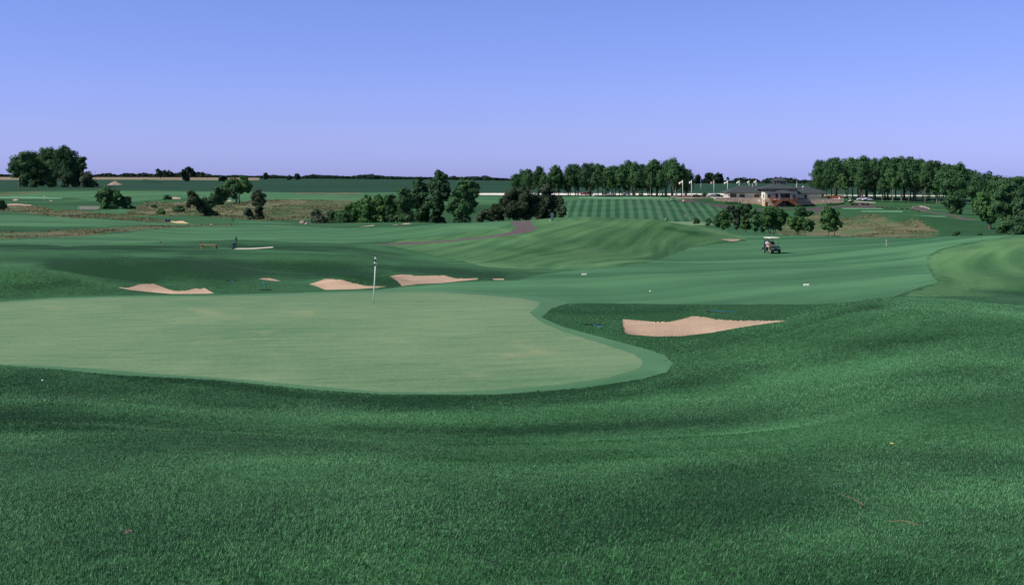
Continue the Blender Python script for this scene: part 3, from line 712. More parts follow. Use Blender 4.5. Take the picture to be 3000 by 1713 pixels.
# ------------------------------------------------------------------ foliage
def leaf_mat(name, dark, light, warm=None):
    m, t, b = new_mat(name)
    L = t.links.new; N = t.nodes.new
    b.inputs["Roughness"].default_value = 0.7
    b.inputs["Specular IOR Level"].default_value = 0.2
    tc = N("ShaderNodeTexCoord"); oi = N("ShaderNodeObjectInfo")
    n = N("ShaderNodeTexNoise"); n.inputs["Scale"].default_value = 0.45; n.inputs["Detail"].default_value = 4
    L(tc.outputs["Object"], n.inputs["Vector"])
    at_ = N("ShaderNodeAttribute"); at_.attribute_name = "tone"
    a = N("ShaderNodeMath"); a.operation = 'MULTIPLY_ADD'; a.inputs[1].default_value = 0.5
    L(at_.outputs["Fac"], a.inputs[0])
    s = N("ShaderNodeMath"); s.operation = 'MULTIPLY_ADD'; s.inputs[1].default_value = 0.9; L(n.outputs["Fac"], s.inputs[0])
    q = N("ShaderNodeMath"); q.operation = 'MULTIPLY_ADD'; q.inputs[1].default_value = 0.35; q.inputs[2].default_value = -0.38
    L(oi.outputs["Random"], q.inputs[0]); L(q.outputs[0], s.inputs[2]); L(s.outputs[0], a.inputs[2])
    mx = N("ShaderNodeMix"); mx.data_type = 'RGBA'; mx.clamp_factor = True
    mx.inputs[6].default_value = dark + (1,); mx.inputs[7].default_value = light + (1,)
    L(a.outputs[0], mx.inputs[0]); L(mx.outputs[2], b.inputs["Base Color"])
    tr = N("ShaderNodeBsdfTranslucent"); L(mx.outputs[2], tr.inputs[0])
    ms = N("ShaderNodeMixShader"); ms.inputs[0].default_value = 0.28
    L(b.outputs[0], ms.inputs[1]); L(tr.outputs[0], ms.inputs[2]); L(ms.outputs[0], t.nodes["Material Output"].inputs[0])
    return m
M['leaf'] = leaf_mat("tree_leaves", (0.030, 0.088, 0.034), (0.118, 0.255, 0.104))
M['leaf_dark'] = leaf_mat("dark_leaves", (0.026, 0.074, 0.032), (0.086, 0.190, 0.086))
M['leaf_brown'] = leaf_mat("dull_leaves", (0.032, 0.058, 0.030), (0.090, 0.130, 0.068))
M['leaf_light'] = leaf_mat("light_leaves", (0.040, 0.115, 0.036), (0.135, 0.290, 0.095))
M['leaf_grey'] = leaf_mat("grey_leaves", (0.055, 0.090, 0.055), (0.110, 0.150, 0.090))
M['leaf_far'] = leaf_mat("distant_leaves", (0.020, 0.050, 0.036), (0.038, 0.080, 0.050))
M['bark'] = plain("bark", (0.085, 0.070, 0.055), 0.9, 0.35, 4.0, bump=0.3)
M['bark_pale'] = plain("pale_bark", (0.22, 0.18, 0.14), 0.9, 0.3, 4.0, bump=0.3)
M['tuft'] = leaf_mat("prairie_tufts", (0.060, 0.105, 0.042), (0.210, 0.205, 0.105))

def leaf_cloud(blobs, n, size, rng, fill=0.35, droop=0.0):
    """blobs: list of (centre(3), radii(3)); returns quads of leaf clumps scattered through lumpy blobs"""
    w = np.array([max(b[1]) ** 2 for b in blobs]); w = w / w.sum()
    which = rng.choice(len(blobs), n, p=w)
    C = np.array([b[0] for b in blobs])[which]; Rr = np.array([b[1] for b in blobs])[which]
    D = rng.normal(size=(n, 3)); D /= np.linalg.norm(D, axis=1)[:, None]
    # lumps: sub-clusters pull the leaves together so gaps and clumps appear
    k = 16
    sub = rng.normal(size=(len(blobs), k, 3)); sub /= np.linalg.norm(sub, axis=2)[:, :, None]
    sub *= rng.uniform(0.55, 1.0, (len(blobs), k, 1))
    sc_ = sub[which, rng.integers(0, k, n)]
    rad = rng.uniform(0.2, 1, n) ** 0.5 * 0.42
    local = sc_ + D * rad[:, None]
    inner = rng.random(n) < fill
    local[inner] = D[inner] * (rng.random(inner.sum()) ** 0.5 * 0.8)[:, None]
    P = C + local * Rr
    nrm = local + rng.normal(size=(n, 3)) * 0.42 + np.array([0, 0, 0.35])
    nrm /= np.linalg.norm(nrm, axis=1)[:, None]
    u = np.cross(nrm, rng.normal(size=(n, 3))); u /= np.linalg.norm(u, axis=1)[:, None]
    v = np.cross(nrm, u)
    s = (size * rng.uniform(0.55, 1.25, n))[:, None]
    q = np.stack([P - u * s * 0.6, P - v * s * 0.42 + u * s * 0.08, P + u * s * 0.6, P + v * s * 0.42 - u * s * 0.1], 1)
    return q.reshape(-1, 3), np.arange(n * 4).reshape(-1, 4), np.repeat(rng.random(n), 4)

def crown_obj(name, blobs, n, size, rng, mat, parent, fill=0.35):
    Vv, Q, tone = leaf_cloud(blobs, n, size, rng, fill)
    o = mesh_np(name, Vv, Q, mat, parent)
    a = o.data.attributes.new("tone", 'FLOAT', 'POINT'); a.data.foreach_set("value", tone.astype(np.float32))
    return o

def trunk_obj(H, blobs, r, mat, parent, rng, base_pts=((0, 0),), crownbase=0.35, limbs=6):
    mb = MB()
    for bx, by in base_pts:
        cx = sum(b[0][0] for b in blobs) / len(blobs); cy = sum(b[0][1] for b in blobs) / len(blobs)
        zt = H * crownbase
        top = Vector((bx * 1.6 + (cx - bx) * 0.35, by * 1.6 + (cy - by) * 0.35, zt))
        mid = Vector((bx * 1.2 + rng.uniform(-.2, .2), by * 1.2, zt * 0.5))
        end = Vector((bx * 2 + (cx - bx) * 0.6, by * 2 + (cy - by) * 0.6, H * 0.86))
        mb.tube([(bx, by, -0.4), (bx, by, 0.15), mid, top, end], [r * 1.35, r * 1.05, r * 0.85, r * 0.7, r * 0.15], 7)
        sel = sorted(range(len(blobs)), key=lambda i: -max(blobs[i][1]))[:limbs]
        for i in sel:
            c = Vector(blobs[i][0]); st = top.lerp(mid, rng.uniform(0, 0.5)) if c.z < zt * 1.6 else top.lerp(end, rng.uniform(0, 0.5))
            m = st.lerp(c, 0.55) + Vector((0, 0, -0.06 * (c - st).length))
            mb.tube([st, m, c.lerp(m, -0.35)], [r * 0.42, r * 0.26, r * 0.06], 5, cap=False)
    return mb.build('trunk', mat, parent, smooth=True)

SIDE_TREES = []
def hero_tree(px, row, lo, hi, blobs, label, mat='leaf', n=3600, leaf=None, r=0.3, name='broadleaf_tree', cat='tree', trunk=True,
              bark='bark', base=((0, 0),), crownbase=0.3, dz=-0.1, d=None, squash=0.85, fill=0.28, seed=None, group=None):
    """blobs traced as (px,row,r px) and turned into metres at the tree's own distance"""
    p = at(px, d) if d else hit(px, row, lo, hi)
    k = p.y / F
    rng = np.random.default_rng(seed if seed else int(px * 7 + row))
    bl = []
    zb = -(0)  # base height
    for b in blobs:
        x = (b[0] - px) * k; z = -(b[1] - HZ) * k - p.z
        rr = b[2] * k * 1.10; ry = rr * squash
        bl.append(((x, rng.uniform(-0.6, 0.6) * rr, max(z, rr * 0.45)), (rr, ry * rng.uniform(0.9, 1.2), rr * rng.uniform(0.82, 1.0))))
    H = max(b[0][2] + b[1][2] for b in bl)
    e = empty(name, (p.x, p.y, p.z + dz)); tag(e, label, cat, group)
    crown_obj('crown', bl, int(n * 2.3), leaf or max(0.34, 1.15 * k * 2.93 * 1.25), rng, M[mat], e, fill)
    if trunk: trunk_obj(H, bl, r, M[bark], e, rng, base, crownbase)
    return e

def z1(*b): return [(x / 4.25, 400 + y / 4.25, r / 4.25) for x, y, r in b]
def z2(*b): return [(500 + x / 4.25, 450 + y / 4.25, r / 4.25) for x, y, r in b]
def z3(*b): return [(850 + x / 4.25, 450 + y / 4.25, r / 4.25) for x, y, r in b]
def z4(*b): return [(1400 + x / 4.25, 420 + y / 4.25, r / 4.25) for x, y, r in b]
def z7(*b): return [(2400 + x / 4.25, 420 + y / 4.25, r / 4.25) for x, y, r in b]
def z6(*b): return [(2050 + x / 5.667, 480 + y / 5.667, r / 5.667) for x, y, r in b]

# left cottonwood clump standing in the field
g = 'big trees standing in the crop field at the left'
hero_tree(58, 549, 600, 700, z1((200, 310, 75), (290, 260, 80), (350, 240, 70), (160, 410, 50), (210, 470, 60), (270, 400, 90), (330, 340, 100), (310, 500, 80), (300, 580, 50)),
          "leftmost tree of the clump in the field, with branches reaching out to the left", 'leaf', 5200, 0.75, 0.6, group=g, d=650)
hero_tree(100, 549, 600, 700, z1((430, 260, 75), (470, 330, 110), (400, 430, 110), (520, 270, 90), (480, 520, 90), (420, 600, 60)),
          "second tree from the left in the field clump, rounded and very dense", 'leaf_dark', 5200, 0.75, 0.6, group=g, d=662)
hero_tree(146, 549, 600, 700, z1((590, 210, 85), (660, 230, 100), (600, 340, 120), (690, 360, 110), (620, 480, 110), (650, 590, 70)),
          "middle tree of the field clump, broad and dark", 'leaf', 5600, 0.75, 0.6, group=g, d=655)
hero_tree(192, 549, 600, 700, z1((800, 190, 75), (740, 260, 90), (870, 240, 90), (830, 340, 110), (780, 450, 100), (860, 500, 90), (800, 590, 60)),
          "tallest tree of the field clump, its top standing above the rest", 'leaf_dark', 5400, 0.75, 0.6, group=g, d=645)
hero_tree(222, 549, 600, 700, z1((1000, 290, 55), (980, 380, 80), (1030, 370, 50), (950, 470, 70), (930, 560, 70), (990, 430, 60)),
          "rightmost big tree of the field clump, open and showing sky through its branches", 'leaf_dark', 3800, 0.75, 0.5, group=g, d=658)
hero_tree(262, 548, 600, 700, z1((1090, 500, 70), (1070, 570, 75), (1120, 570, 60)),
          "low rounded grey green tree at the right foot of the field clump", 'leaf_grey', 1800, 0.7, 0.3, name='small_tree', d=640)
hero_tree(282, 546, 600, 700, z1((1180, 590, 30), (1200, 600, 22)), "tiny dark bush at the right end of the field clump", 'leaf_dark', 500, 0.6, 0.1, name='bush', cat='bush', trunk=False, d=640)
# field edge singles
hero_tree(553, 530, 900, 1400, z1((2340, 410, 34), (2295, 430, 30), (2385, 430, 30), (2410, 455, 22), (2270, 460, 26), (2300, 500, 36), (2330, 525, 34), (2415, 485, 12)),
          "umbrella shaped lone tree on the field edge with sky showing under its crown", 'leaf_far', 2200, 1.3, 0.7, d=1200)
hero_tree(470, 516, 1500, 1700, z1((1970, 420, 22), (2000, 450, 30), (2050, 450, 34), (2100, 460, 34), (2130, 470, 28), (1980, 470, 30)),
          "ragged leaning tree on the horizon left of the umbrella shaped one", 'leaf_far', 1500, 1.6, 0.6, d=1600)
hero_tree(653, 528, 900, 1400, z2((650, 310, 38), (620, 320, 25), (690, 325, 25)), "low round bush on the field edge right of the umbrella shaped tree", 'leaf_far', 900, 1.1, 0.3, name='bush', cat='bush', trunk=False, d=1200)
hero_tree(778, 523, 1200, 1700, z2((1180, 265, 28), (1190, 290, 24), (1205, 280, 20), (1170, 300, 16)), "small lollipop shaped tree rising over the far field edge", 'leaf_far', 900, 1.3, 0.5, d=1450)
hero_tree(849, 524, 1200, 1700, z2((1480, 295, 26), (1475, 305, 26)), "smaller of the two round trees side by side on the horizon", 'leaf_far', 800, 1.3, 0.4, d=1400)
hero_tree(869, 523, 1200, 1700, z2((1570, 270, 28), (1570, 290, 34)), "taller of the two round trees side by side on the horizon", 'leaf_far', 1100, 1.3, 0.4, d=1400)
# left middle
hero_tree(322, 612, 280, 420, z1((1340, 680, 60), (1280, 720, 75), (1370, 730, 80), (1450, 720, 60), (1240, 760, 50), (1330, 820, 80), (1420, 820, 70), (1290, 860, 50), (1340, 640, 22)),
          "dark round headed tree beside the white footbridge", 'leaf', 4200, 0.5, 0.35)
hero_tree(368, 612, 280, 420, z1((1560, 800, 60), (1500, 820, 55), (1590, 810, 35), (1540, 850, 50), (1620, 870, 30), (1670, 885, 20)),
          "lower bushy tree at the right flank of the one by the footbridge", 'leaf_dark', 2200, 0.5, 0.25, name='small_tree')
hero_tree(5, 615, 280, 420, z1((10, 840, 50), (30, 860, 40), (0, 880, 45)), "dark bush cut by the left edge of the picture", 'leaf_dark', 1300, 0.5, 0.15, name='bush', cat='bush', trunk=False)
hero_tree(598, 633, 250, 400, z2((260, 520, 60), (300, 560, 70), (250, 600, 50), (330, 600, 60), (360, 650, 50), (400, 690, 45), (220, 640, 30)),
          "feathery tree leaning left above the brown slope, left of the twin trunk tree", 'leaf_brown', 2600, 0.42, 0.22)
hero_tree(617, 633, 250, 400, z2((420, 590, 70), (480, 620, 70), (440, 700, 70), (520, 570, 60), (500, 740, 50), (560, 750, 35), (600, 770, 22)),
          "dark sprawling tree sloping down to the right at the foot of the brown slope", 'leaf_dark', 3000, 0.42, 0.25)
hero_tree(687, 597, 280, 470, z2((780, 350, 60), (720, 370, 60), (700, 440, 70), (620, 470, 70), (590, 540, 75), (660, 520, 70), (560, 600, 50), (620, 620, 45), (790, 440, 70), (740, 480, 60), (820, 400, 50), (790, 540, 40)),
          "spreading tree with a pale forked trunk in front of the crop field", 'leaf', 4800, 0.55, 0.4, bark='bark_pale', base=((0.6, 0),), crownbase=0.35)
hero_tree(705, 596, 280, 470, z2((900, 330, 50), (920, 380, 60), (960, 400, 45), (880, 440, 50), (940, 450, 40), (990, 400, 28), (880, 290, 18)),
          "slender tree with a leaning bare trunk joined at the right of the forked one", 'leaf_light', 2600, 0.5, 0.25, crownbase=0.45, base=((-0.4, 0),))
hero_tree(763, 643, 200, 340, z2((1080, 480, 40), (1050, 530, 55), (1110, 540, 65), (1090, 610, 60), (1150, 580, 40), (1110, 690, 55), (1100, 760, 50), (1130, 800, 40), (1030, 500, 25)),
          "tall narrow dark tree standing alone at the foot of the brown slope", 'leaf_brown', 3000, 0.36, 0.2, base=((0.2, 0),))
hero_tree(735, 643, 200, 340, z2((960, 700, 40), (940, 730, 34), (990, 740, 40), (1010, 790, 35), (1040, 810, 24)),
          "small grey shrub leaning beside the tall narrow dark tree", 'leaf_grey', 1200, 0.34, 0.12, name='shrub', cat='shrub')
for i, (x, y, s, lab) in enumerate([(1920, 870, 26, "dark little bush on the brown slope right of the footbridge tree"), (2080, 760, 40, "low bush beneath the small far bunker"),
                                    (2230, 900, 60, "spreading low bush on the weedy bank right of the footbridge tree"), (2000, 940, 45, "yellowish low bush above the tee mound")]):
    hero_tree(x / 4.25, 400 + (y + s * .6) / 4.25, 260, 460, z1((x, y, s), (x + s * .7, y + s * .2, s * .7), (x - s * .6, y + s * .25, s * .6)), lab, 'leaf_light' if i == 3 else 'leaf', 700, 0.4, 0.1, name='bush', cat='bush', trunk=False)
# centre thicket
def zz(b):
    m = sum(q[0] for q in b) / len(b)
    return z3(*(b + [(m - 40, 840, 55), (m + 40, 845, 55)]))
hero_tree(935, 655, 225, 300, zz([(330, 740, 45), (280, 745, 28), (380, 790, 50), (420, 820, 45), (350, 820, 45), (320, 700, 22)]), "spiky leftmost shrub of the thicket, with bare twigs pointing left", 'leaf_grey', 1500, 0.3, 0.1, name='shrub', cat='shrub', d=262)
hero_tree(975, 655, 225, 300, zz([(520, 740, 45), (490, 790, 55), (560, 790, 60), (530, 840, 50), (600, 840, 45)]), "low dark shrub, second from the left in the thicket", 'leaf_dark', 1800, 0.32, 0.12, name='shrub', cat='shrub', d=268)
hero_tree(1010, 655, 225, 300, zz([(640, 740, 55), (600, 790, 55), (690, 780, 65), (650, 840, 55), (700, 840, 50)]), "rounded green bush at the low left shoulder of the thicket", 'leaf', 2200, 0.32, 0.14, name='bush', cat='bush', d=262)
hero_tree(1040, 655, 225, 300, zz([(740, 680, 65), (800, 650, 60), (840, 640, 50), (780, 740, 75), (840, 730, 70), (760, 820, 60), (830, 820, 50)]), "bright bushy tree where the thicket starts to climb", 'leaf_light', 3200, 0.36, 0.2, name='small_tree', d=272)
hero_tree(1075, 655, 225, 300, zz([(930, 620, 70), (960, 570, 55), (1010, 620, 60), (930, 700, 75), (990, 720, 70), (940, 800, 65), (890, 840, 45)]), "full bushy tree in the left half of the thicket, light green on top", 'leaf_light', 3600, 0.36, 0.22, d=268)
hero_tree(1112, 655, 225, 300, zz([(1090, 560, 55), (1060, 600, 60), (1120, 610, 60), (1090, 690, 75), (1150, 690, 55), (1100, 790, 65), (1160, 800, 50), (1110, 530, 20)]), "bushy tree at the middle of the thicket with a pointed top", 'leaf_light', 3600, 0.36, 0.22, d=276)
hero_tree(1145, 655, 225, 300, zz([(1220, 560, 50), (1270, 560, 55), (1240, 640, 70), (1290, 680, 60), (1240, 760, 70), (1290, 800, 50)]), "yellowish bush wedged against the tall dark trees", 'leaf', 3000, 0.36, 0.2, d=268)
hero_tree(1185, 655, 225, 300, zz([(1400, 480, 60), (1450, 500, 60), (1390, 570, 75), (1470, 600, 75), (1400, 690, 80), (1380, 790, 65), (1470, 780, 70)]), "grey green tree at the left foot of the tallest dark tree", 'leaf', 4200, 0.4, 0.3, d=266)
hero_tree(1235, 655, 225, 300, zz([(1600, 320, 40), (1590, 380, 65), (1650, 430, 80), (1580, 460, 70), (1650, 540, 95), (1580, 620, 90), (1670, 680, 95), (1600, 770, 75), (1700, 790, 60)]), "big dark tree with a pointed top left of the tallest one", 'leaf_dark', 6400, 0.42, 0.4, d=280)
hero_tree(1285, 655, 225, 300, zz([(1850, 240, 42), (1830, 290, 40), (1910, 280, 45), (1850, 370, 85), (1920, 400, 70), (1790, 380, 70), (1850, 490, 110), (1930, 500, 60), (1800, 600, 100), (1860, 680, 75), (1790, 770, 60), (1840, 800, 30)]), "tallest dark tree of the thicket, with a small round tuft on top", 'leaf_dark', 7600, 0.42, 0.45, d=272)
hero_tree(1352, 655, 225, 300, zz([(2230, 380, 60), (2170, 390, 70), (2300, 400, 60), (2120, 460, 85), (2240, 480, 100), (2310, 500, 45), (2060, 560, 80), (2180, 590, 100), (2270, 600, 60), (2020, 650, 70), (2120, 690, 100), (2230, 690, 60), (2080, 790, 70), (2180, 800, 60), (1980, 690, 40)]), "large light green tree standing right of the tallest dark tree", 'leaf', 7000, 0.42, 0.4, d=266)
hero_tree(1455, 662, 225, 330, z4((60, 900, 60), (130, 850, 45), (160, 920, 50), (20, 930, 50)), "weedy grey green bush left of the dull dark tree", 'leaf_grey', 1500, 0.36, 0.1, name='bush', cat='bush', trunk=False, d=290)
hero_tree(1463, 660, 225, 330, z4((220, 800, 60), (180, 850, 60), (270, 840, 70), (220, 900, 60), (290, 910, 50)), "low dark bush at the left foot of the dull dark tree", 'leaf_brown', 2200, 0.36, 0.15, name='bush', cat='bush', d=285)
hero_tree(1522, 662, 225, 330, z4((560, 590, 45), (440, 620, 65), (380, 650, 70), (340, 720, 70), (480, 700, 100), (600, 660, 90), (560, 760, 100), (420, 790, 90), (700, 700, 80), (660, 800, 100), (520, 870, 90), (400, 880, 60), (620, 900, 60)), "dull brownish dark tree with a pale trunk behind the path crest", 'leaf_brown', 7600, 0.42, 0.35, bark='bark_pale', d=282)
hero_tree(1590, 662, 225, 330, z4((780, 690, 80), (860, 740, 80), (820, 820, 90), (920, 780, 60), (900, 870, 60), (780, 900, 60)), "dark right half of the dull tree clump behind the utility post", 'leaf_brown', 4200, 0.42, 0.3, d=292)
hero_tree(1600, 662, 225, 330, z4((870, 540, 45), (820, 580, 50), (900, 590, 40), (850, 640, 50), (940, 680, 40)), "pale grey leaved tree top rising above the dull dark clump", 'leaf_grey', 2400, 0.5, 0.3, d=330)
hero_tree(1635, 662, 225, 330, z4((980, 590, 22), (1000, 700, 55), (1040, 720, 40), (1010, 800, 50), (1070, 820, 45), (1040, 880, 45)), "loose light shrubbery at the left edge of the striped slope", 'leaf_grey', 1900, 0.42, 0.15, name='shrub', cat='shrub', d=335)
# trees below the clubhouse
TS = [((60, 950, 0), "hazy thin sapling at the left end of the row below the clubhouse", [(150, 920, 35), (160, 960, 35), (130, 990, 25)], 2077, 'leaf'),
      ((0, 0, 0), "small tree beside the thin sapling, leftmost full crown of the row", [(260, 920, 50), (270, 970, 50), (300, 1000, 40)], 2097, 'leaf'),
      ((0, 0, 0), "light round tree near the left end of the row below the clubhouse", [(380, 820, 60), (340, 870, 60), (420, 860, 65), (370, 940, 75), (430, 970, 60), (390, 1030, 45)], 2118, 'leaf_light'),
      ((0, 0, 0), "tree with a bare trunk, between the light round one and the tall dark one", [(500, 780, 70), (450, 830, 60), (540, 850, 70), (490, 930, 75), (470, 1000, 50)], 2136, 'leaf'),
      ((0, 0, 0), "greyish tree half hidden behind the left part of the row below the clubhouse", [(470, 730, 45), (540, 720, 40), (600, 800, 60), (620, 880, 60), (610, 970, 60), (620, 1040, 40)], 2159, 'leaf_grey'),
      ((0, 0, 0), "dark tree whose top covers the foot of the stone wall", [(700, 720, 60), (780, 710, 65), (820, 760, 60), (720, 800, 70), (800, 830, 60)], 2183, 'leaf_dark'),
      ((0, 0, 0), "light tree in front of the dark topped one below the clubhouse", [(760, 860, 65), (700, 920, 60), (800, 930, 70), (730, 1010, 60), (800, 1030, 55)], 2187, 'leaf_light'),
      ((0, 0, 0), "tree squeezed left of the many stemmed tree behind the golf cart", [(900, 790, 60), (920, 870, 60), (900, 940, 70), (960, 980, 60), (920, 1060, 50)], 2213, 'leaf'),
      ((0, 0, 0), "narrow dark tree touching the left side of the many stemmed tree", [(1000, 850, 50), (1010, 930, 60), (1030, 1010, 60), (1040, 1080, 40)], 2232, 'leaf_dark')]
for i, (_, lab, bl, px, mt) in enumerate(TS):
    hero_tree(px, 692, 215, 300, z6(*bl), lab, mt, 500 * len(bl), 0.26, 0.09, name='young_tree', d=228 + (i * 7) % 22, crownbase=0.4, group='row of young trees below the clubhouse', squash=0.8)
hero_tree(2257, 690, 215, 300, z6((1180, 740, 60), (1130, 790, 80), (1250, 790, 80), (1100, 880, 80), (1200, 880, 100), (1320, 830, 80), (1400, 840, 60), (1330, 930, 90), (1110, 970, 70), (1200, 990, 80), (1290, 1010, 80), (1390, 930, 50), (1100, 1050, 35), (1330, 1060, 40)),
          "wide tree with many pale stems directly behind the golf cart", 'leaf_light', 5600, 0.3, 0.11, bark='bark_pale', base=((-0.5, 0), (-0.15, 0.2), (0.25, -0.1), (0.6, 0.15)), d=226, crownbase=0.32, name='multi_stem_tree')
hero_tree(2337, 693, 215, 300, z6((1650, 730, 50), (1700, 760, 55), (1620, 800, 60), (1800, 810, 50), (1720, 830, 60), (1860, 800, 30)),
          "upper crown of the pair right of the many stemmed tree, farther up the slope", 'leaf', 2800, 0.28, 0.12, name='young_tree', d=262, crownbase=0.5)
hero_tree(2345, 694, 215, 300, z6((1550, 930, 70), (1530, 1000, 60), (1620, 960, 70), (1600, 1060, 50), (1700, 930, 60), (1760, 980, 75), (1850, 980, 55), (1800, 1060, 60), (1700, 1040, 50), (1870, 1050, 35)),
          "low spreading tree right of the many stemmed tree, on several thin trunks", 'leaf_light', 4200, 0.27, 0.08, base=((-0.9, 0), (-0.3, 0.3), (0.7, 0.1)), d=232, crownbase=0.3, name='young_tree')
hero_tree(2430, 697, 215, 300, z6((2130, 750, 60), (2090, 790, 60), (2210, 780, 60), (2260, 830, 60), (2120, 850, 90), (2220, 880, 80), (2080, 930, 70), (2180, 960, 90), (2270, 960, 60), (2330, 980, 35), (2060, 1030, 45), (2150, 1060, 60), (2250, 1070, 40), (2340, 1030, 22)),
          "rightmost tree of the row below the clubhouse, alone against the brown slope", 'leaf_light', 5200, 0.28, 0.1, base=((-0.25, 0), (0.75, 0.1)), d=230, crownbase=0.3, name='young_tree')
hero_tree(2037, 660, 215, 420, z5l := [(1900 + x / 12.75, 600 + y / 12.75, r / 12.75) for x, y, r in [(1780, 540, 60), (1850, 570, 60), (1760, 620, 55), (1860, 640, 45), (1700, 660, 30)]],
          "brownish sapling in front of the practice green", 'leaf_brown', 700, 0.3, 0.05, name='sapling', d=330, crownbase=0.45)
# right side
hero_tree(2797, 636, 340, 440, z7((1740, 290, 60), (1680, 330, 70), (1780, 340, 60), (1600, 400, 90), (1740, 430, 110), (1540, 440, 60), (1480, 460, 50), (1620, 520, 100), (1780, 540, 70), (1560, 580, 60), (1700, 640, 110), (1640, 720, 80), (1770, 740, 60), (1690, 810, 70), (1730, 840, 50)),
          "big dark tree with low crown and short pale trunk beside the path at the right", 'leaf', 8600, 0.5, 0.55, bark='bark_pale', crownbase=0.12, d=400)
RT = [("large bushy tree with a greenish brown top near the right edge", 2955, 690, [(2300, 540, 70), (2400, 540, 70), (2220, 620, 80), (2340, 640, 100), (2440, 620, 70), (2250, 740, 90), (2390, 760, 100), (2300, 860, 90), (2400, 890, 80), (2330, 980, 90), (2280, 1060, 60)], 'leaf', 275),
      ("low light bush tree spreading left of the large one at the right edge", 2900, 650, [(2040, 680, 70), (1980, 740, 60), (2080, 760, 80), (2000, 820, 70), (2110, 860, 80), (2060, 920, 50), (2160, 940, 60), (2180, 680, 60)], 'leaf_light', 300),
      ("dark tree cut off by the right edge of the picture", 3010, 690, [(2520, 600, 70), (2540, 720, 80), (2480, 800, 80), (2560, 860, 90), (2500, 940, 80), (2480, 1040, 90), (2560, 1080, 70), (2420, 1110, 60)], 'leaf_dark', 268)]
for lab, px, row, bl, mt, d in RT:
    hero_tree(px, row, 240, 330, z7(*bl), lab, mt, 6800, 0.4, 0.4, d=d)
for lab, px, row, bl, d in [("small dark bush on the green bank near the right end of the fairway", 2803, 690, [(1700, 1120, 28), (1730, 1110, 24), (1680, 1135, 20)], 252), ("tiny dark bush right of the other one on the green bank", 2872, 688, [(2000, 1130, 24), (2015, 1140, 16)], 252)]:
    hero_tree(px, row, 240, 300, z7(*bl), lab, 'leaf_dark', 450, 0.25, 0.05, name='bush', cat='bush', trunk=False, d=d)
for i, (px, rt, rb, w, d, mt) in enumerate([(2848, 492, 590, 25, 440, 'leaf'), (2890, 505, 600, 30, 430, 'leaf_dark'), (2925, 512, 610, 30, 425, 'leaf'), (2962, 520, 610, 28, 420, 'leaf_dark'), (2990, 512, 610, 26, 430, 'leaf'), (3025, 525, 620, 30, 420, 'leaf')]):
    rows = np.linspace(rt + w * .6, rt + 70, 4)
    bl = [(px + math.sin(i * 3 + j * 2.1) * w * .45, r_, w * (0.62 if j == 0 else 0.8)) for j, r_ in enumerate(rows)] + [(px - w * .6, rt + 45, w * .55), (px + w * .6, rt + 50, w * .55)]
    hero_tree(px, rb, 380, 500, bl, "broad dark tree behind the right hand path, %s from the left" % ['first', 'second', 'third', 'fourth', 'fifth', 'sixth'][i], mt, 4200, 0.5, 0.4, d=d, crownbase=0.3, group='broad trees behind the right hand path')

# ------------------------------------------------------------------ grove trees from prototypes
def grove_proto(seed, H, mat, bark, w, low=0.42):
    rng = np.random.default_rng(seed)
    bl = []
    nb = 17
    lean = rng.uniform(-0.8, 0.8, 2)
    for i in range(nb):
        t = (i / (nb - 1)) ** 0.9
        z = H * (low + (0.95 - low) * t)
        wr = w * (0.45 + 0.62 * math.sin(math.pi * min(1, 0.22 + t * 0.70)))
        a = i * 2.4 + rng.uniform(-.5, .5); off = wr * rng.uniform(0.35, 0.95) * (1 - 0.55 * t)
        r = wr * rng.uniform(0.34, 0.56)
        bl.append(((math.cos(a) * off + lean[0] * t, math.sin(a) * off + lean[1] * t, z + rng.uniform(-.4, .4)), (r, r, r * rng.uniform(0.8, 1.3))))
    for i in range(3):      # spiky leaders
        a = rng.uniform(0, 6.28); o_ = w * rng.uniform(0.0, 0.35)
        bl.append(((math.cos(a) * o_ + lean[0], math.sin(a) * o_ + lean[1], H * rng.uniform(0.90, 0.96)), (1.0, 1.0, 1.0)))
    for i in range(3):      # hanging lower sprays
        a = rng.uniform(0, 6.28); o_ = w * rng.uniform(0.3, 0.8)
        bl.append(((math.cos(a) * o_, math.sin(a) * o_, H * rng.uniform(low - 0.14, low)), (0.8, 0.8, 1.0)))
    e = empty('grove_tree', (0, 0, -500))
    crown_obj('crown', bl, 5200, 0.52, rng, M[mat], e, 0.22)
    trunk_obj(H, bl, 0.25, M[bark], e, rng, ((0, 0),) if seed % 3 else ((-0.35, 0), (0.35, 0.1)), low * 0.9, 7)
    return e
PROTO = [grove_proto(21, 19, 'leaf', 'bark', 5.2), grove_proto(22, 19, 'leaf_dark', 'bark', 4.6), grove_proto(23, 19, 'leaf', 'bark_pale', 3.6, 0.5),
         grove_proto(24, 19, 'leaf_dark', 'bark', 5.6, 0.34), grove_proto(25, 19, 'leaf', 'bark', 4.6, 0.46), grove_proto(26, 19, 'leaf_light', 'bark_pale', 3.6, 0.45)]
USED = set()
ONES = ['', 'first', 'second', 'third', 'fourth', 'fifth', 'sixth', 'seventh', 'eighth', 'ninth', 'tenth', 'eleventh', 'twelfth', 'thirteenth', 'fourteenth', 'fifteenth', 'sixteenth', 'seventeenth', 'eighteenth', 'nineteenth']
def ordinal(n):
    if n < 20: return ONES[n]
    tens = {2: ('twentieth', 'twenty'), 3: ('thirtieth', 'thirty'), 4: ('fortieth', 'forty'), 5: ('fiftieth', 'fifty'), 6: ('sixtieth', 'sixty'), 7: ('seventieth', 'seventy')}[n // 10]
    return tens[0] if n % 10 == 0 else tens[1] + '-' + ONES[n % 10]
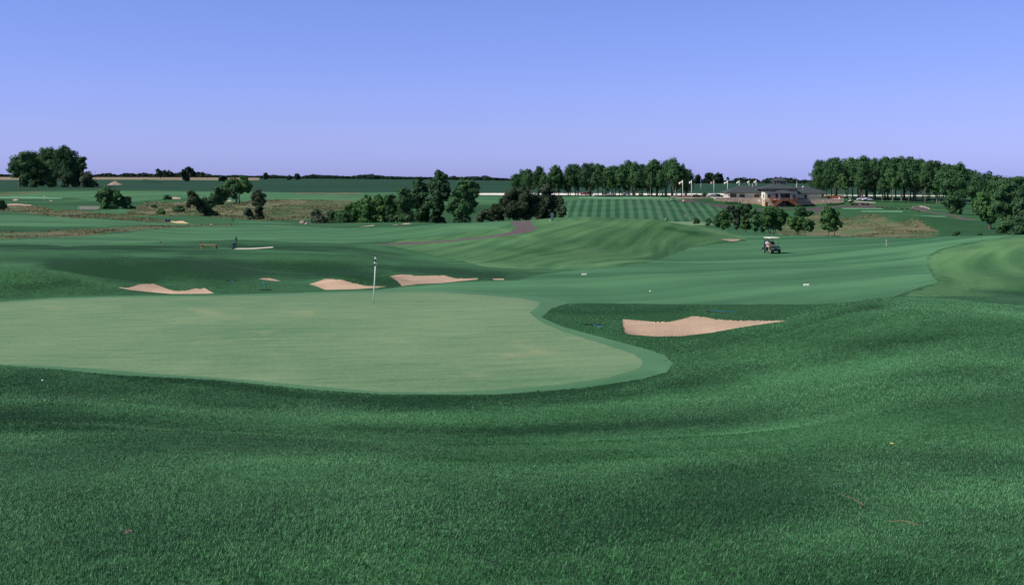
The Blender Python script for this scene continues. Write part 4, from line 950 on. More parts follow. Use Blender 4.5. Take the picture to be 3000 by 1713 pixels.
def grove(spots, where, group):
    """spots: (px, distance, top row, prototype)"""
    spots = sorted(spots)
    for n, (px, d, top, pi) in enumerate(spots, 1):
        p = at(px, d, -0.1)
        H = -(top - HZ) / F * d - p.z
        if pi in USED: o = copy_tree(PROTO[pi])
        else: o = PROTO[pi]; USED.add(pi)
        o.location = p; s = H / 19.0
        wd = s * RNG.uniform(0.8, 1.35)
        o.scale = (wd, wd, s); o.rotation_euler = (0, 0, RNG.uniform(0, 6.28))
        kind = ['tall leafy tree', 'tall dark tree', 'slim pale trunked tree', 'broad dark tree', 'high crowned tree', 'light green tree'][pi]
        tag(o, "%s, %s from the left in %s" % (kind, ordinal(n), where), 'tree', group)
tops = [(1500, 512), (1530, 492), (1560, 478), (1600, 492), (1640, 484), (1680, 476), (1710, 482), (1750, 472), (1800, 480), (1850, 468), (1890, 482), (1905, 476), (1945, 464), (1985, 474), (2005, 490), (2020, 500)]
tp = lambda px: float(np.interp(px, [a for a, b in tops], [b for a, b in tops]))
sp = []
rg = random.Random(3)
for px in np.linspace(1512, 1995, 23):
    px += rg.uniform(-7, 7); sp.append((px, rg.uniform(528, 545), tp(px) + rg.uniform(-5, 16), rg.choice([0, 1, 3, 0, 4])))
for px in np.linspace(1520, 2005, 17):
    px += rg.uniform(-9, 9); sp.append((px, rg.uniform(555, 562), tp(px) + rg.uniform(0, 14), rg.choice([0, 1, 3])))
for px in np.linspace(1508, 2008, 15):
    px += rg.uniform(-14, 14); sp.append((px, rg.uniform(532, 566), tp(px) + rg.uniform(26, 52), rg.choice([3, 3, 1, 5])))
for px, t in ((1745, 500), (1905, 505), (1932, 500), (1972, 480), (1980, 476)):
    sp.append((px, 525, t, 2))
sp.append((2012, 570, 497, 3)); 
grove(sp, "the grove left of the clubhouse flags", 'trees of the grove left of the clubhouse')
tops2 = [(2385, 480), (2400, 468), (2430, 464), (2480, 466), (2510, 459), (2560, 466), (2620, 463), (2680, 464), (2720, 466), (2755, 474), (2790, 486), (2830, 498)]
tp2 = lambda px: float(np.interp(px, [a for a, b in tops2], [b for a, b in tops2]))
sp = []
for px in np.linspace(2395, 2830, 22):
    px += rg.uniform(-6, 6); sp.append((px, rg.uniform(560, 585) if abs(px - 2550) > 400 else rg.uniform(546, 558), tp2(px) + rg.uniform(-4, 6), rg.choice([0, 1, 4, 4, 3])))
for px in np.linspace(2390, 2800, 17):
    px += rg.uniform(-9, 9); sp.append((px, rg.uniform(520, 540), tp2(px) + rg.uniform(4, 22), rg.choice([0, 1, 4, 2])))
for px in np.linspace(2400, 2830, 12):
    px += rg.uniform(-14, 14); sp.append((px, rg.uniform(540, 575), tp2(px) + rg.uniform(26, 60), rg.choice([3, 3, 1, 5])))
for px, t in ((2470, 508), (2520, 498), (2585, 520), (2612, 495), (2640, 485), (2662, 500), (2710, 480), (2745, 510), (2752, 500)):
    sp.append((px, 505, t, rg.choice([5, 2])))
grove(sp, "the grove right of the clubhouse", 'trees of the grove right of the clubhouse')
# small conifers in front of the left grove
for i, px in enumerate([1875, 1882, 1941, 1949]):
    mb = MB(); H = 2.6
    e = empty('small_conifer', at(px, 524)); tag(e, "small dark conifer at the foot of the left grove, %s from the left" % ONES[i + 1], 'conifer', 'small conifers at the foot of the grove')
    bl = [((0, 0, H * t), (0.85 * (1 - t) + .12,) * 2 + (0.45,)) for t in (0.15, 0.35, 0.55, 0.75, 0.9)]
    crown_obj('crown', bl, 420, 0.3, np.random.default_rng(i), M['leaf_dark'], e, 0.3)
    MB().tube([(0, 0, -0.2), (0, 0, 1.2)], [0.09, 0.05], 6).build('trunk', M['bark'], e)

# ------------------------------------------------------------------ trees of the horizon
def treeline(name, pts, d, label, seed, leaf=2.2, dens=9):
    """pts: (px, top row) outline of a far wood at distance d"""
    rng = np.random.default_rng(seed); bl = []
    xs = [p[0] for p in pts]; ts = [p[1] for p in pts]
    px = xs[0]
    while px < xs[-1]:
        t = np.interp(px, xs, ts); p = at(px, d * rng.uniform(0.97, 1.05))
        k = p.y / F; top = -(t - HZ) * k
        h = max(top - p.z, 2.0)
        r = h * rng.uniform(0.30, 0.55)
        bl.append(((p.x, p.y, p.z + h - r * 0.9), (r * 1.1, r, r)))
        bl.append(((p.x + r * .5, p.y - r * .3, p.z + h * 0.35), (r * 1.1, r, h * 0.42)))
        px += r / k * rng.uniform(0.55, 1.05)
    Vv, Q, tone = leaf_cloud(bl, int(len(bl) * dens * 12), leaf, rng, 0.45)
    o = mesh_np(name, Vv, Q, M['leaf_far'])
    a = o.data.attributes.new("tone", 'FLOAT', 'POINT'); a.data.foreach_set("value", tone.astype(np.float32))
    tag(o, label, 'wood', kind='stuff')
treeline('distant_treeline', [(-900, 512), (0, 511), (60, 512), (270, 514), (300, 509), (320, 507), (345, 513), (370, 507), (400, 510), (420, 507), (450, 511), (520, 507), (545, 503), (590, 505), (620, 513), (660, 515), (690, 513), (740, 516), (800, 514)], 2200, "low blue green treeline along the left horizon", 1, 2.6, 7)
treeline('distant_treeline', [(760, 515), (805, 513), (810, 514), (880, 518), (900, 514), (915, 511), (960, 514), (1030, 517), (1060, 512), (1090, 511), (1110, 514), (1130, 516), (1180, 518), (1240, 519), (1310, 520), (1330, 516), (1345, 519), (1380, 517), (1410, 518), (1420, 515), (1440, 520), (1500, 524)], 1750, "long uneven treeline behind the crop field at the centre", 2, 2.0, 8)
treeline('distant_treeline', [(1985, 508), (2000, 504), (2020, 527), (2060, 528), (2065, 524), (2100, 528), (2150, 529), (2158, 521), (2175, 520), (2185, 523), (2210, 522), (2222, 526), (2228, 534), (2240, 524), (2262, 520), (2275, 519), (2300, 520), (2330, 521), (2342, 529), (2355, 526), (2370, 528), (2390, 529), (2420, 528), (2500, 524), (2600, 520), (3000, 520), (3600, 520)], 1400, "dark wood behind the crop field beyond the clubhouse", 3, 1.7, 9)
hero_tree(2043, 535, 1200, 1600, z5 := [(1800 + x / 4.25, 420 + y / 4.25, r / 4.25) for x, y, r in [(1040, 420, 28), (1020, 450, 38), (1060, 460, 30), (1040, 480, 35)]], "pointed dark tree on the skyline between the flags", 'leaf_far', 1500, 1.2, 0.4, d=1250)
hero_tree(2075, 535, 1200, 1600, [(1800 + x / 4.25, 420 + y / 4.25, r / 4.25) for x, y, r in [(1160, 400, 34), (1150, 440, 34), (1200, 410, 38), (1180, 470, 30)]], "left half of the big skyline tree clump behind the flags", 'leaf_far', 2000, 1.2, 0.5, d=1260)
hero_tree(2108, 535, 1200, 1600, [(1800 + x / 4.25, 420 + y / 4.25, r / 4.25) for x, y, r in [(1280, 395, 34), (1320, 400, 34), (1300, 440, 48), (1250, 430, 36), (1330, 460, 30)]], "right half of the big skyline tree clump, squared off at its right", 'leaf_far', 2400, 1.2, 0.5, d=1255)
hero_tree(2134, 535, 1200, 1600, [(2132, 522, 3.4), (2134, 524, 3)], "thin tree with a tiny tuft like a palm on the skyline", 'leaf_far', 220, 0.9, 0.35, d=1230, crownbase=0.7)
# power poles on the horizon
for i, (px, top, lab) in enumerate([(279, 502, "thin power pole above the left field, nearest the big clump"), (448, 505, "thin power pole on the horizon left of the ragged tree"), (609, 504, "thin power pole right of the umbrella shaped tree")]):
    d = 1500; p = at(px, d); H = -(top - HZ) / F * d - p.z
    e = empty('power_pole', p); tag(e, lab, 'pole', 'power poles on the horizon')
    MB().tube([(0, 0, -1), (0, 0, H)], [0.22, 0.14], 6).build('post', M['bark'], e)
    MB().box((0, 0, H - 0.9), (2.4, 0.15, 0.18)).build('crossarm', M['bark'], e)

# gravel heap and the low weedy bank beside it
def heap(px, d, w, h, mat, name, lab, cat, seed):
    rng = np.random.default_rng(seed); p = at(px, d)
    n = 36; mb = MB(); rings = 10
    vs = [(0, 0, h)]
    for r_ in range(1, rings + 1):
        t = r_ / rings
        for k in range(n):
            a = 2 * math.pi * k / n
            R_ = w / 2 * t * (1 + 0.10 * math.sin(a * 3 + seed) + 0.05 * math.sin(a * 7))
            z = h * (1 - t) ** 1.15 * (1 + rng.uniform(-.05, .05)) - (0.6 if r_ == rings else 0)
            vs.append((R_ * math.cos(a), R_ * math.sin(a) * 0.8, z))
    fs = [(0, 1 + k, 1 + (k + 1) % n) for k in range(n)]
    for r_ in range(rings - 1):
        for k in range(n):
            a = 1 + r_ * n + k; b = 1 + r_ * n + (k + 1) % n
            fs.append((a, a + n, b + n, b))
    mb.add(vs, fs)
    o = mb.build(name, mat, None, p, smooth=True); tag(o, lab, cat)
heap(337, 800, 11.5, 3.1, M['gravel'], 'gravel_heap', "pinkish cone shaped heap of gravel on the far field", 'heap', 2)
heap(425, 1000, 38, 3.6, M['crop'], 'earth_bank', "long low green earth bank behind the gravel heap", 'earth bank', 4)

# ------------------------------------------------------------------ weeds and tufts over the brown slopes (uncountable)
def tufts():
    rng = np.random.default_rng(77)
    pr = [z for z in ZONES if z[0] == 'prairie']
    P = []
    cells = np.argwhere(np.isin(ZID, [i for i, nme in enumerate(names) if nme[0] == 'prairie']))
    cells = cells[rng.choice(len(cells), min(16000, len(cells)), replace=False)]
    i, j = cells[:, 0], cells[:, 1]
    X = GX[i, j]; Y = GY[i, j]; Z = GZ[i, j]
    vis = (Y < 480)
    X, Y, Z = X[vis], Y[vis], Z[vis]
    cl = vnoise(X / 6, Y / 7, 3) + 0.5 * vnoise(X / 2, Y / 2, 4)
    k = cl > -0.1
    X, Y, Z, cl = X[k], Y[k], Z[k], cl[k]
    n = len(X) * 3
    X = np.repeat(X, 3) + rng.normal(0, .4, n); Y = np.repeat(Y, 3) + rng.normal(0, .5, n); cl = np.repeat(cl, 3)
    Z = height(X, Y) + rng.uniform(0.0, 0.30, n) * (0.4 + cl) * np.clip(Y / 300, 0.3, 1)
    C = np.stack([X, Y, Z], -1)
    nr = rng.normal(size=(n, 3)) * .7 + [0, -0.5, 0.6]; nr /= np.linalg.norm(nr, axis=1)[:, None]
    u = np.cross(nr, rng.normal(size=(n, 3))); u /= np.linalg.norm(u, axis=1)[:, None]; v = np.cross(nr, u)
    s = (rng.uniform(0.15, 0.36, n) * np.clip(Y / 300, 0.35, 1))[:, None]
    q = np.stack([C - u * s, C - v * s * .5, C + u * s, C + v * s * .5], 1).reshape(-1, 3)
    o = mesh_np('prairie_weeds', q, np.arange(n * 4).reshape(-1, 4), M['tuft'])
    a = o.data.attributes.new("tone", 'FLOAT', 'POINT'); a.data.foreach_set("value", np.repeat(rng.random(n), 4).astype(np.float32))
    tag(o, "dry tufted weeds covering the brown slopes", 'weeds', kind='stuff')
tufts()
#PART3
# ------------------------------------------------------------------ object materials
M['white'] = plain("white_paint", (0.80, 0.79, 0.76), 0.5, 0.04)
M['cream'] = plain("cream_plastic", (0.80, 0.74, 0.60), 0.45, 0.04)
M['black'] = plain("black_rubber", (0.018, 0.018, 0.020), 0.7, 0.1)
M['darkgreen'] = plain("dark_green_paint", (0.012, 0.040, 0.040), 0.25, 0.1, spec=0.6)
M['steel'] = plain("steel", (0.45, 0.46, 0.47), 0.35, 0.05, metal=0.8)
M['rim'] = plain("wheel_rim", (0.55, 0.52, 0.47), 0.4, 0.05)
M['wood'] = plain("bench_wood", (0.27, 0.17, 0.06), 0.7, 0.2, 9.0, bump=0.1)
M['deckwood'] = plain("red_brown_wood", (0.25, 0.095, 0.045), 0.75, 0.2, 3.0)
M['teal'] = plain("teal_grey_plastic", (0.095, 0.170, 0.185), 0.5, 0.08)
M['teal_dark'] = plain("dark_teal", (0.02, 0.075, 0.085), 0.5, 0.1)
M['blue'] = plain("blue_handle", (0.03, 0.20, 0.38), 0.5)
M['navy'] = plain("navy_plastic", (0.018, 0.030, 0.075), 0.5)
M['roof'] = plain("slate_grey_shingles", (0.050, 0.066, 0.076), 0.85, 0.25, 3.0, bump=0.2)
M['siding'] = plain("grey_white_siding", (0.76, 0.69, 0.60), 0.8, 0.05, 1.0)
M['glass'] = plain("dark_glass", (0.02, 0.022, 0.022), 0.15, 0.1, spec=0.6)
M['door'] = plain("brown_door", (0.10, 0.035, 0.02), 0.6, 0.1)
M['skin'] = plain("skin", (0.52, 0.28, 0.19), 0.6, 0.05)
M['hair'] = plain("dark_hair", (0.03, 0.02, 0.015), 0.8)
M['shirt_white'] = plain("white_cloth", (0.82, 0.77, 0.79), 0.85, 0.04)
M['shirt_dark'] = plain("dark_cloth", (0.035, 0.035, 0.045), 0.85, 0.1)
M['shirt_red'] = plain("dark_red_cloth", (0.28, 0.02, 0.02), 0.85, 0.05)
M['khaki'] = plain("khaki_cloth", (0.55, 0.40, 0.34), 0.85, 0.05)
M['carsilver'] = plain("silver_car_paint", (0.50, 0.52, 0.60), 0.3, 0.03, spec=0.6)
M['carwhite'] = plain("white_car_paint", (0.75, 0.75, 0.86), 0.3, 0.03, spec=0.6)
M['cardark'] = plain("dark_car_paint", (0.015, 0.03, 0.035), 0.25, 0.03, spec=0.6)
M['carred'] = plain("red_car_paint", (0.35, 0.06, 0.05), 0.3, 0.03, spec=0.6)
M['lamp'] = plain("lamp_lens", (0.75, 0.75, 0.70), 0.2)
M['red'] = plain("dull_red", (0.22, 0.035, 0.03), 0.6)
M['yellow'] = plain("yellow_leaf", (0.60, 0.48, 0.18), 0.7)
M['twig'] = plain("dry_twig", (0.16, 0.11, 0.07), 0.8, 0.2, 20)
M['pole'] = plain("pole_aluminium", (0.70, 0.72, 0.66), 0.45, 0.03)
M['batten'] = None

def stone_mat():
    m, t, b = new_mat("field_stone_wall"); L = t.links.new; N = t.nodes.new
    b.inputs["Roughness"].default_value = 0.9
    tc = N("ShaderNodeTexCoord")
    v = N("ShaderNodeTexVoronoi"); v.inputs["Scale"].default_value = 2.1; L(tc.outputs["Object"], v.inputs["Vector"])
    e = N("ShaderNodeTexVoronoi"); e.feature = 'DISTANCE_TO_EDGE'; e.inputs["Scale"].default_value = 2.1; L(tc.outputs["Object"], e.inputs["Vector"])
    sp = N("ShaderNodeSeparateColor"); L(v.outputs["Color"], sp.inputs[0])
    r = N("ShaderNodeValToRGB"); L(sp.outputs[0], r.inputs[0])
    el = r.color_ramp.elements
    el[0].color = (0.38, 0.26, 0.20, 1); el[1].position = 1; el[1].color = (0.88, 0.65, 0.50, 1)
    k = el.new(0.5); k.color = (0.68, 0.50, 0.39, 1)
    f = N("ShaderNodeMapRange"); f.inputs[1].default_value = 0.0; f.inputs[2].default_value = 0.07; L(e.outputs["Distance"], f.inputs[0])
    mx = N("ShaderNodeMix"); mx.data_type = 'RGBA'; mx.inputs[6].default_value = (0.28, 0.22, 0.18, 1)
    L(f.outputs[0], mx.inputs[0]); L(r.outputs[0], mx.inputs[7]); L(mx.outputs[2], b.inputs["Base Color"])
    bp = N("ShaderNodeBump"); bp.inputs["Strength"].default_value = 0.8; bp.inputs["Distance"].default_value = 0.08
    L(f.outputs[0], bp.inputs["Height"]); L(bp.outputs[0], b.inputs["Normal"])
    return m
M['stone'] = stone_mat()
def batten_mat(name, a, c, period):
    m, t, b = new_mat(name); L = t.links.new; N = t.nodes.new
    b.inputs["Roughness"].default_value = 0.8
    tc = N("ShaderNodeTexCoord"); w = N("ShaderNodeTexWave"); w.bands_direction = 'X'; w.inputs["Scale"].default_value = 0.314 / period
    L(tc.outputs["Object"], w.inputs["Vector"])
    r = N("ShaderNodeValToRGB"); r.color_ramp.elements[0].position = 0.3; r.color_ramp.elements[1].position = 0.7
    r.color_ramp.elements[0].color = a + (1,); r.color_ramp.elements[1].color = c + (1,)
    L(w.outputs["Fac"], r.inputs[0]); L(r.outputs[0], b.inputs["Base Color"])
    return m
M['batten'] = batten_mat("tan_board_siding", (0.22, 0.15, 0.08), (0.50, 0.38, 0.25), 0.62)
def checker_mat():
    m, t, b = new_mat("black_white_check"); L = t.links.new; N = t.nodes.new
    b.inputs["Roughness"].default_value = 0.8
    uv = N("ShaderNodeUVMap"); c = N("ShaderNodeTexChecker"); c.inputs["Scale"].default_value = 1.0
    c.inputs[1].default_value = (0.85, 0.85, 0.85, 1); c.inputs[2].default_value = (0.01, 0.01, 0.012, 1)
    L(uv.outputs[0], c.inputs[0]); L(c.outputs[0], b.inputs["Base Color"])
    return m
M['check'] = checker_mat()
def band_mat():
    m, t, b = new_mat("black_white_bands"); L = t.links.new; N = t.nodes.new
    tc = N("ShaderNodeTexCoord"); sp = N("ShaderNodeSeparateXYZ"); L(tc.outputs["Object"], sp.inputs[0])
    md = N("ShaderNodeMath"); md.operation = 'MODULO'; md.inputs[1].default_value = 0.30; L(sp.outputs[2], md.inputs[0])
    lt = N("ShaderNodeMath"); lt.operation = 'LESS_THAN'; lt.inputs[1].default_value = 0.15; L(md.outputs[0], lt.inputs[0])
    mx = N("ShaderNodeMix"); mx.data_type = 'RGBA'; mx.inputs[6].default_value = (0.012, 0.015, 0.012, 1); mx.inputs[7].default_value = (0.85, 0.85, 0.82, 1)
    L(lt.outputs[0], mx.inputs[0]); L(mx.outputs[2], b.inputs["Base Color"])
    return m
M['bands'] = band_mat()

# ------------------------------------------------------------------ people: one skinned surface per body, clothes as children
def skin_mesh(name, pts, edges, radii, mat, parent, sub=2, root=0):
    me = bpy.data.meshes.new(name); me.from_pydata([tuple(p) for p in pts], edges, []); me.update()
    me.materials.append(mat)
    o = bpy.data.objects.new(name, me); scene.collection.objects.link(o)
    if parent: o.parent = parent
    m = o.modifiers.new("skin", 'SKIN'); m.use_smooth_shade = True
    sv = me.skin_vertices[0].data if me.skin_vertices else None
    if sv is None:
        bm = bmesh.new(); bm.from_mesh(me); bm.verts.layers.skin.verify(); bm.to_mesh(me); bm.free(); sv = me.skin_vertices[0].data
    for i, r in enumerate(radii): sv[i].radius = (r, r) if not hasattr(r, '__len__') else r; sv[i].use_root = (i == root)
    if sub:
        s = o.modifiers.new("sub", 'SUBSURF'); s.levels = sub; s.render_levels = sub
    return o
import bmesh

def person(loc, rz, joints, shirt, shorts, label, hair='hair', cap=None, scale=1.0):
    """joints: dict of 3-D points in metres relative to the loc: pelvis, chest, neck, head, and per side sh, el, wr, hip, knee, ankle, toe"""
    e = empty('person', loc, rz); tag(e, label, 'person')
    J = {k: Vector(v) for k, v in joints.items()}
    P, E, Rd = [], [], []
    def add(p, r, link=None):
        P.append(p); Rd.append(r)
        if link is not None: E.append((link, len(P) - 1))
        return len(P) - 1
    pel = add(J['pelvis'], 0.125); bel = add(J['pelvis'].lerp(J['chest'], 0.5), (0.13, 0.10), pel); ch = add(J['chest'], (0.155, 0.105), bel)
    nb = add(J['neck'], 0.055, ch); hb = add(J['neck'].lerp(J['head'], 0.45), 0.058, nb); hm = add(J['head'], 0.090, hb); ht = add(J['head'] + (J['head'] - J['neck']).normalized() * 0.075, 0.075, hm)
    fwd = J['face'] if 'face' in J else Vector((0, -1, 0))
    add(J['head'] + fwd * 0.098 + Vector((0, 0, -0.012)), 0.013, hm)        # nose
    for s in 'lr':
        sh = add(J['sh' + s], 0.062, ch); el = add(J['el' + s], 0.042, sh); wr = add(J['wr' + s], 0.028, el)
        d = (J['wr' + s] - J['el' + s]).normalized(); side = d.cross(fwd).normalized() if abs(d.dot(fwd)) < 0.95 else Vector((1, 0, 0))
        pm = add(J['wr' + s] + d * 0.055, 0.030, wr)
        palm = J['wr' + s] + d * 0.085
        for k, ln in enumerate((0.070, 0.080, 0.075, 0.058)):
            b0 = palm + side * (k - 1.5) * 0.020
            a = add(b0, 0.010, pm); c = add(b0 + d * ln * 0.5 + fwd * 0.008, 0.009, a); add(b0 + d * ln * 0.85 + fwd * 0.026, 0.008, c)
        th = add(J['wr' + s] + d * 0.04 - side * 0.034 + fwd * 0.010, 0.011, pm); add(J['wr' + s] + d * 0.078 - side * 0.050 + fwd * 0.026, 0.009, th)
        hp = add(J['hip' + s], 0.092, pel); kn = add(J['knee' + s], 0.058, hp); md = add(J['knee' + s].lerp(J['ank' + s], 0.35), 0.055, kn); an = add(J['ank' + s], 0.036, md); add(J['toe' + s], 0.034, an)
    skin_mesh('body', P, E, Rd, M['skin'], e)
    # shirt
    P2 = [J['pelvis'] + Vector((0, 0, 0.03)), J['pelvis'].lerp(J['chest'], 0.5), J['chest'], J['neck'] - (J['neck'] - J['chest']) * 0.2]; R2 = [(0.155, 0.135), (0.160, 0.130), (0.180, 0.130), 0.075]; E2 = [(0, 1), (1, 2), (2, 3)]
    for s in 'lr':
        P2.append(J['sh' + s]); R2.append(0.080); E2.append((2, len(P2) - 1)); P2.append(J['sh' + s].lerp(J['el' + s], 0.75)); R2.append(0.068); E2.append((len(P2) - 2, len(P2) - 1))
    skin_mesh('shirt', P2, E2, R2, M[shirt], e)
    P3 = [J['pelvis']]; R3 = [(0.150, 0.135)]; E3 = []
    for s in 'lr':
        P3.append(J['hip' + s]); R3.append(0.110); E3.append((0, len(P3) - 1)); P3.append(J['hip' + s].lerp(J['knee' + s], 0.9)); R3.append(0.085); E3.append((len(P3) - 2, len(P3) - 1))
    skin_mesh('shorts', P3, E3, R3, M[shorts], e)
    hd = J['head'] + (J['head'] - J['neck']).normalized() * 0.035 - fwd * 0.012
    mb = MB(); mb.lathe([(0.104, -0.02), (0.108, 0.03), (0.095, 0.07), (0.055, 0.10), (0.01, 0.112)], 14)
    if cap:
        mb2 = MB(); mb2.lathe([(0.109, 0.0), (0.110, 0.035), (0.098, 0.08), (0.055, 0.112), (0.01, 0.12)], 14, tuple(hd))
        mb2.box(tuple(hd + fwd * 0.135 + Vector((0, 0, 0.008))), (0.14, 0.14, 0.014)); mb2.build('cap', M[cap], e, smooth=True)
    mb = MB(); mb.lathe([(0.098, -0.04), (0.105, 0.02), (0.090, 0.075), (0.04, 0.100), (0.01, 0.104)], 14, tuple(hd - fwd * 0.012)); mb.build('hair', M[hair], e, smooth=True)
    for s in 'lr':
        MB().box(tuple(J['ank' + s].lerp(J['toe' + s], 0.6) + Vector((0, 0, -0.02))), (0.10, 0.27, 0.085), taper=0.8).build('shoe', M['white'], e, bevel=0.02)
    return e
def standing(lean=0.12, putt=True):
    J = dict(pelvis=(0, 0.02, 0.93), chest=(0, -0.05 - lean, 1.28), neck=(0, -0.10 - lean * 1.3, 1.46), head=(0, -0.15 - lean * 1.6, 1.60), face=(0, -0.9, -0.43))
    for s, x in (('l', -1), ('r', 1)):
        J['sh' + s] = (x * 0.18, -0.06 - lean, 1.39); J['el' + s] = (x * 0.20, -0.20 - lean, 1.14)
        J['wr' + s] = (x * 0.05, -0.36 - lean, 0.98)
        J['hip' + s] = (x * 0.09, 0.02, 0.86); J['knee' + s] = (x * 0.12, -0.04, 0.48); J['ank' + s] = (x * 0.14, 0.03, 0.09); J['toe' + s] = (x * 0.17, -0.13, 0.045)
    return J
def seated(wheel=False):
    J = dict(pelvis=(0, 0.02, 0.10), chest=(0, 0.10, 0.46), neck=(0, 0.08, 0.66), head=(0, 0.05, 0.80), face=(0, -1, 0))
    for s, x in (('l', -1), ('r', 1)):
        J['sh' + s] = (x * 0.19, 0.09, 0.58); J['el' + s] = (x * 0.25, -0.05, 0.30)
        J['wr' + s] = (x * 0.16, -0.27, 0.36) if wheel else (x * 0.13, -0.26, 0.20)
        J['hip' + s] = (x * 0.10, -0.02, 0.09); J['knee' + s] = (x * 0.15, -0.44, 0.13); J['ank' + s] = (x * 0.15, -0.52, -0.27); J['toe' + s] = (x * 0.16, -0.68, -0.31)
    return J

# ------------------------------------------------------------------ flagstick
p = hit(1094, 886, 40, 56)
e = empty('flagstick', p); tag(e, "white flagstick with a limp black and white checked flag on the near green", 'flagstick')
lean = Vector((0.055, 0, 1))
MB().tube([lean * -0.1, lean * 1.0, lean * 2.02], [0.027, 0.027, 0.024], 10).build('pole', M['white'], e, smooth=True)
MB().tube([lean * 2.02, lean * 2.10, lean * 2.18], [0.020, 0.012, 0.003], 8).build('tip', M['black'], e, smooth=True)
MB().lathe([(0.056, 0.0), (0.056, 0.004)], 20, (0, 0, 0.002)).build('cup', M['black'], e)
def limp_flag(parent, base, w, h, mat, folds=3.0):
    nu, nv = 28, 20; V_, Q_, U_ = [], [], []
    for j in range(nv + 1):
        for i in range(nu + 1):
            u, v = i / nu, j / nv
            ang = u * folds * 2 * math.pi + v * 0.9
            r = 0.028 + 0.030 * u + 0.02 * math.sin(ang * 0.5 + v * 5)
            x = math.cos(ang) * r * 0.9 - 0.012; y = math.sin(ang) * r - 0.02
            z = -v * h * (1 - 0.10 * u) - 0.16 * u - 0.03 * math.sin(ang)
            V_.append((base[0] + x, base[1] + y, base[2] + z)); U_.append((u * 3, v * 3))
    for j in range(nv):
        for i in range(nu):
            a = j * (nu + 1) + i; Q_.append((a, a + 1, a + nu + 2, a + nu + 1))
    o = mesh_np('flag', V_, Q_, mat, parent, smooth=True)
    uv = o.data.uv_layers.new(name="UVMap"); li = np.array(Q_).ravel(); uv.data.foreach_set("uv", np.array(U_, np.float32)[li].ravel())
    sol = o.modifiers.new("thick", 'SOLIDIFY'); sol.thickness = 0.004
    return o
limp_flag(e, tuple(lean * 2.06), 0.5, 0.32, M['check'], 1.6)

# ------------------------------------------------------------------ golf cart with two players
def golf_cart(loc, rz, label, body='darkgreen', roof='cream', far=False):
    e = empty('golf_cart', loc, rz); tag(e, label, 'golf cart')
    b = MB()   # front is -Y
    b.prism([(-1.12, 0.30), (-1.17, 0.52), (-1.05, 0.74), (-0.72, 0.86), (-0.58, 0.88), (-0.52, 0.40), (-0.50, 0.30)], 'X', -0.56, 0.56)
    b.box((0, -0.12, 0.29), (1.10, 0.90, 0.07))
    b.prism([(0.10, 0.25), (0.08, 0.58), (0.95, 0.66), (1.15, 0.60), (1.18, 0.32), (1.10, 0.25)], 'X', -0.58, 0.58)
    b.build('body', M[body], e, bevel=0.04, seg=3)
    s = MB(); s.box((0, 0.30, 0.66), (1.06, 0.50, 0.13)); s.box((0, 0.58, 0.95), (1.06, 0.12, 0.44), rx=R(-10)); s.build('seat', M['cream'] if far else M['black'], e, bevel=0.03)
    r = MB(); r.box((0, -0.02, 1.80), (1.26, 1.62, 0.08), taper=0.9); r.build('roof', M[roof], e, bevel=0.03, seg=3)
    for x in (-0.54, 0.54):
        MB().tube([(x, -0.62, 0.84), (x, -0.60, 1.3), (x * 0.98, -0.55, 1.77)], 0.016, 7).build('post', M['black'], e)
        MB().tube([(x, 0.74, 0.62), (x, 0.70, 1.3), (x * 0.98, 0.60, 1.77)], 0.016, 7).build('post', M['black'], e)
        for y in (-0.82, 0.72):
            w = MB().lathe([(0.13, -0.075), (0.205, -0.085), (0.225, -0.05), (0.225, 0.05), (0.205, 0.085), (0.13, 0.075)], 20, (x * 1.0, y, 0.225), 'X').build('wheel', M['black'], e, smooth=False)
            MB().lathe([(0.02, -0.07), (0.125, -0.078), (0.132, 0.078), (0.02, 0.07)], 14, (x * 1.0, y, 0.225), 'X').build('rim', M['rim'], w)
        MB().lathe([(0.05, -0.02), (0.055, 0.01), (0.03, 0.025)], 12, (x * 0.72, -1.165, 0.56), 'Y').build('headlight', M['lamp'], e)
    MB().box((0, -1.19, 0.36), (1.06, 0.07, 0.12)).build('bumper', M['black'], e, bevel=0.02)
    MB().tube([(-0.28, -0.56, 0.80), (-0.28, -0.36, 1.02)], 0.018, 7).build('steering_column', M['black'], e)
    sw = MB(); pts = [(-0.28 + 0.17 * math.cos(a), -0.34 + 0.10 * math.sin(a), 1.03 + 0.13 * math.sin(a)) for a in np.linspace(0, 2 * math.pi, 21)]
    sw.tube(pts, 0.015, 6, cap=False).build('steering_wheel', M['black'], e)
    if not far:
        MB().box((0.12, -1.178, 0.64), (0.26, 0.012, 0.05), rx=R(25)).build('badge', M['pole'], e)
    return e
pc = at(2260, 127)
cart = golf_cart(pc, R(16), "dark golf cart with a cream roof driving on the right fairway with two players")
cm = Matrix.Rotation(R(16), 4, 'Z')
def on_cart(x, y, z): return pc + cm @ Vector((x, y, z))
person(on_cart(-0.30, 0.26, 0.66), R(16), seated(True), 'shirt_white', 'khaki', "player in a white shirt and light shorts sitting at the left in the golf cart")
person(on_cart(0.30, 0.26, 0.66), R(16), seated(False), 'shirt_dark', 'shirt_dark', "player in dark clothes and a pale cap sitting at the right in the golf cart", cap='cream')
def golf_bag(loc, rz, label):
    e = empty('golf_bag', loc, rz); tag(e, label, 'golf bag')
    MB().lathe([(0.12, 0), (0.14, 0.05), (0.13, 0.45), (0.14, 0.78), (0.13, 0.80)], 12).build('bag', M['navy'], e, smooth=False)
    for i in range(5):
        a = i * 1.25
        c = MB(); x, y = 0.07 * math.cos(a), 0.07 * math.sin(a)
        c.tube([(x, y, 0.5), (x * 1.3, y * 1.3, 0.98)], 0.007, 5); c.box((x * 1.5 + .02, y * 1.4, 1.0), (0.09, 0.05, 0.05)); c.build('club', M['steel'], e)
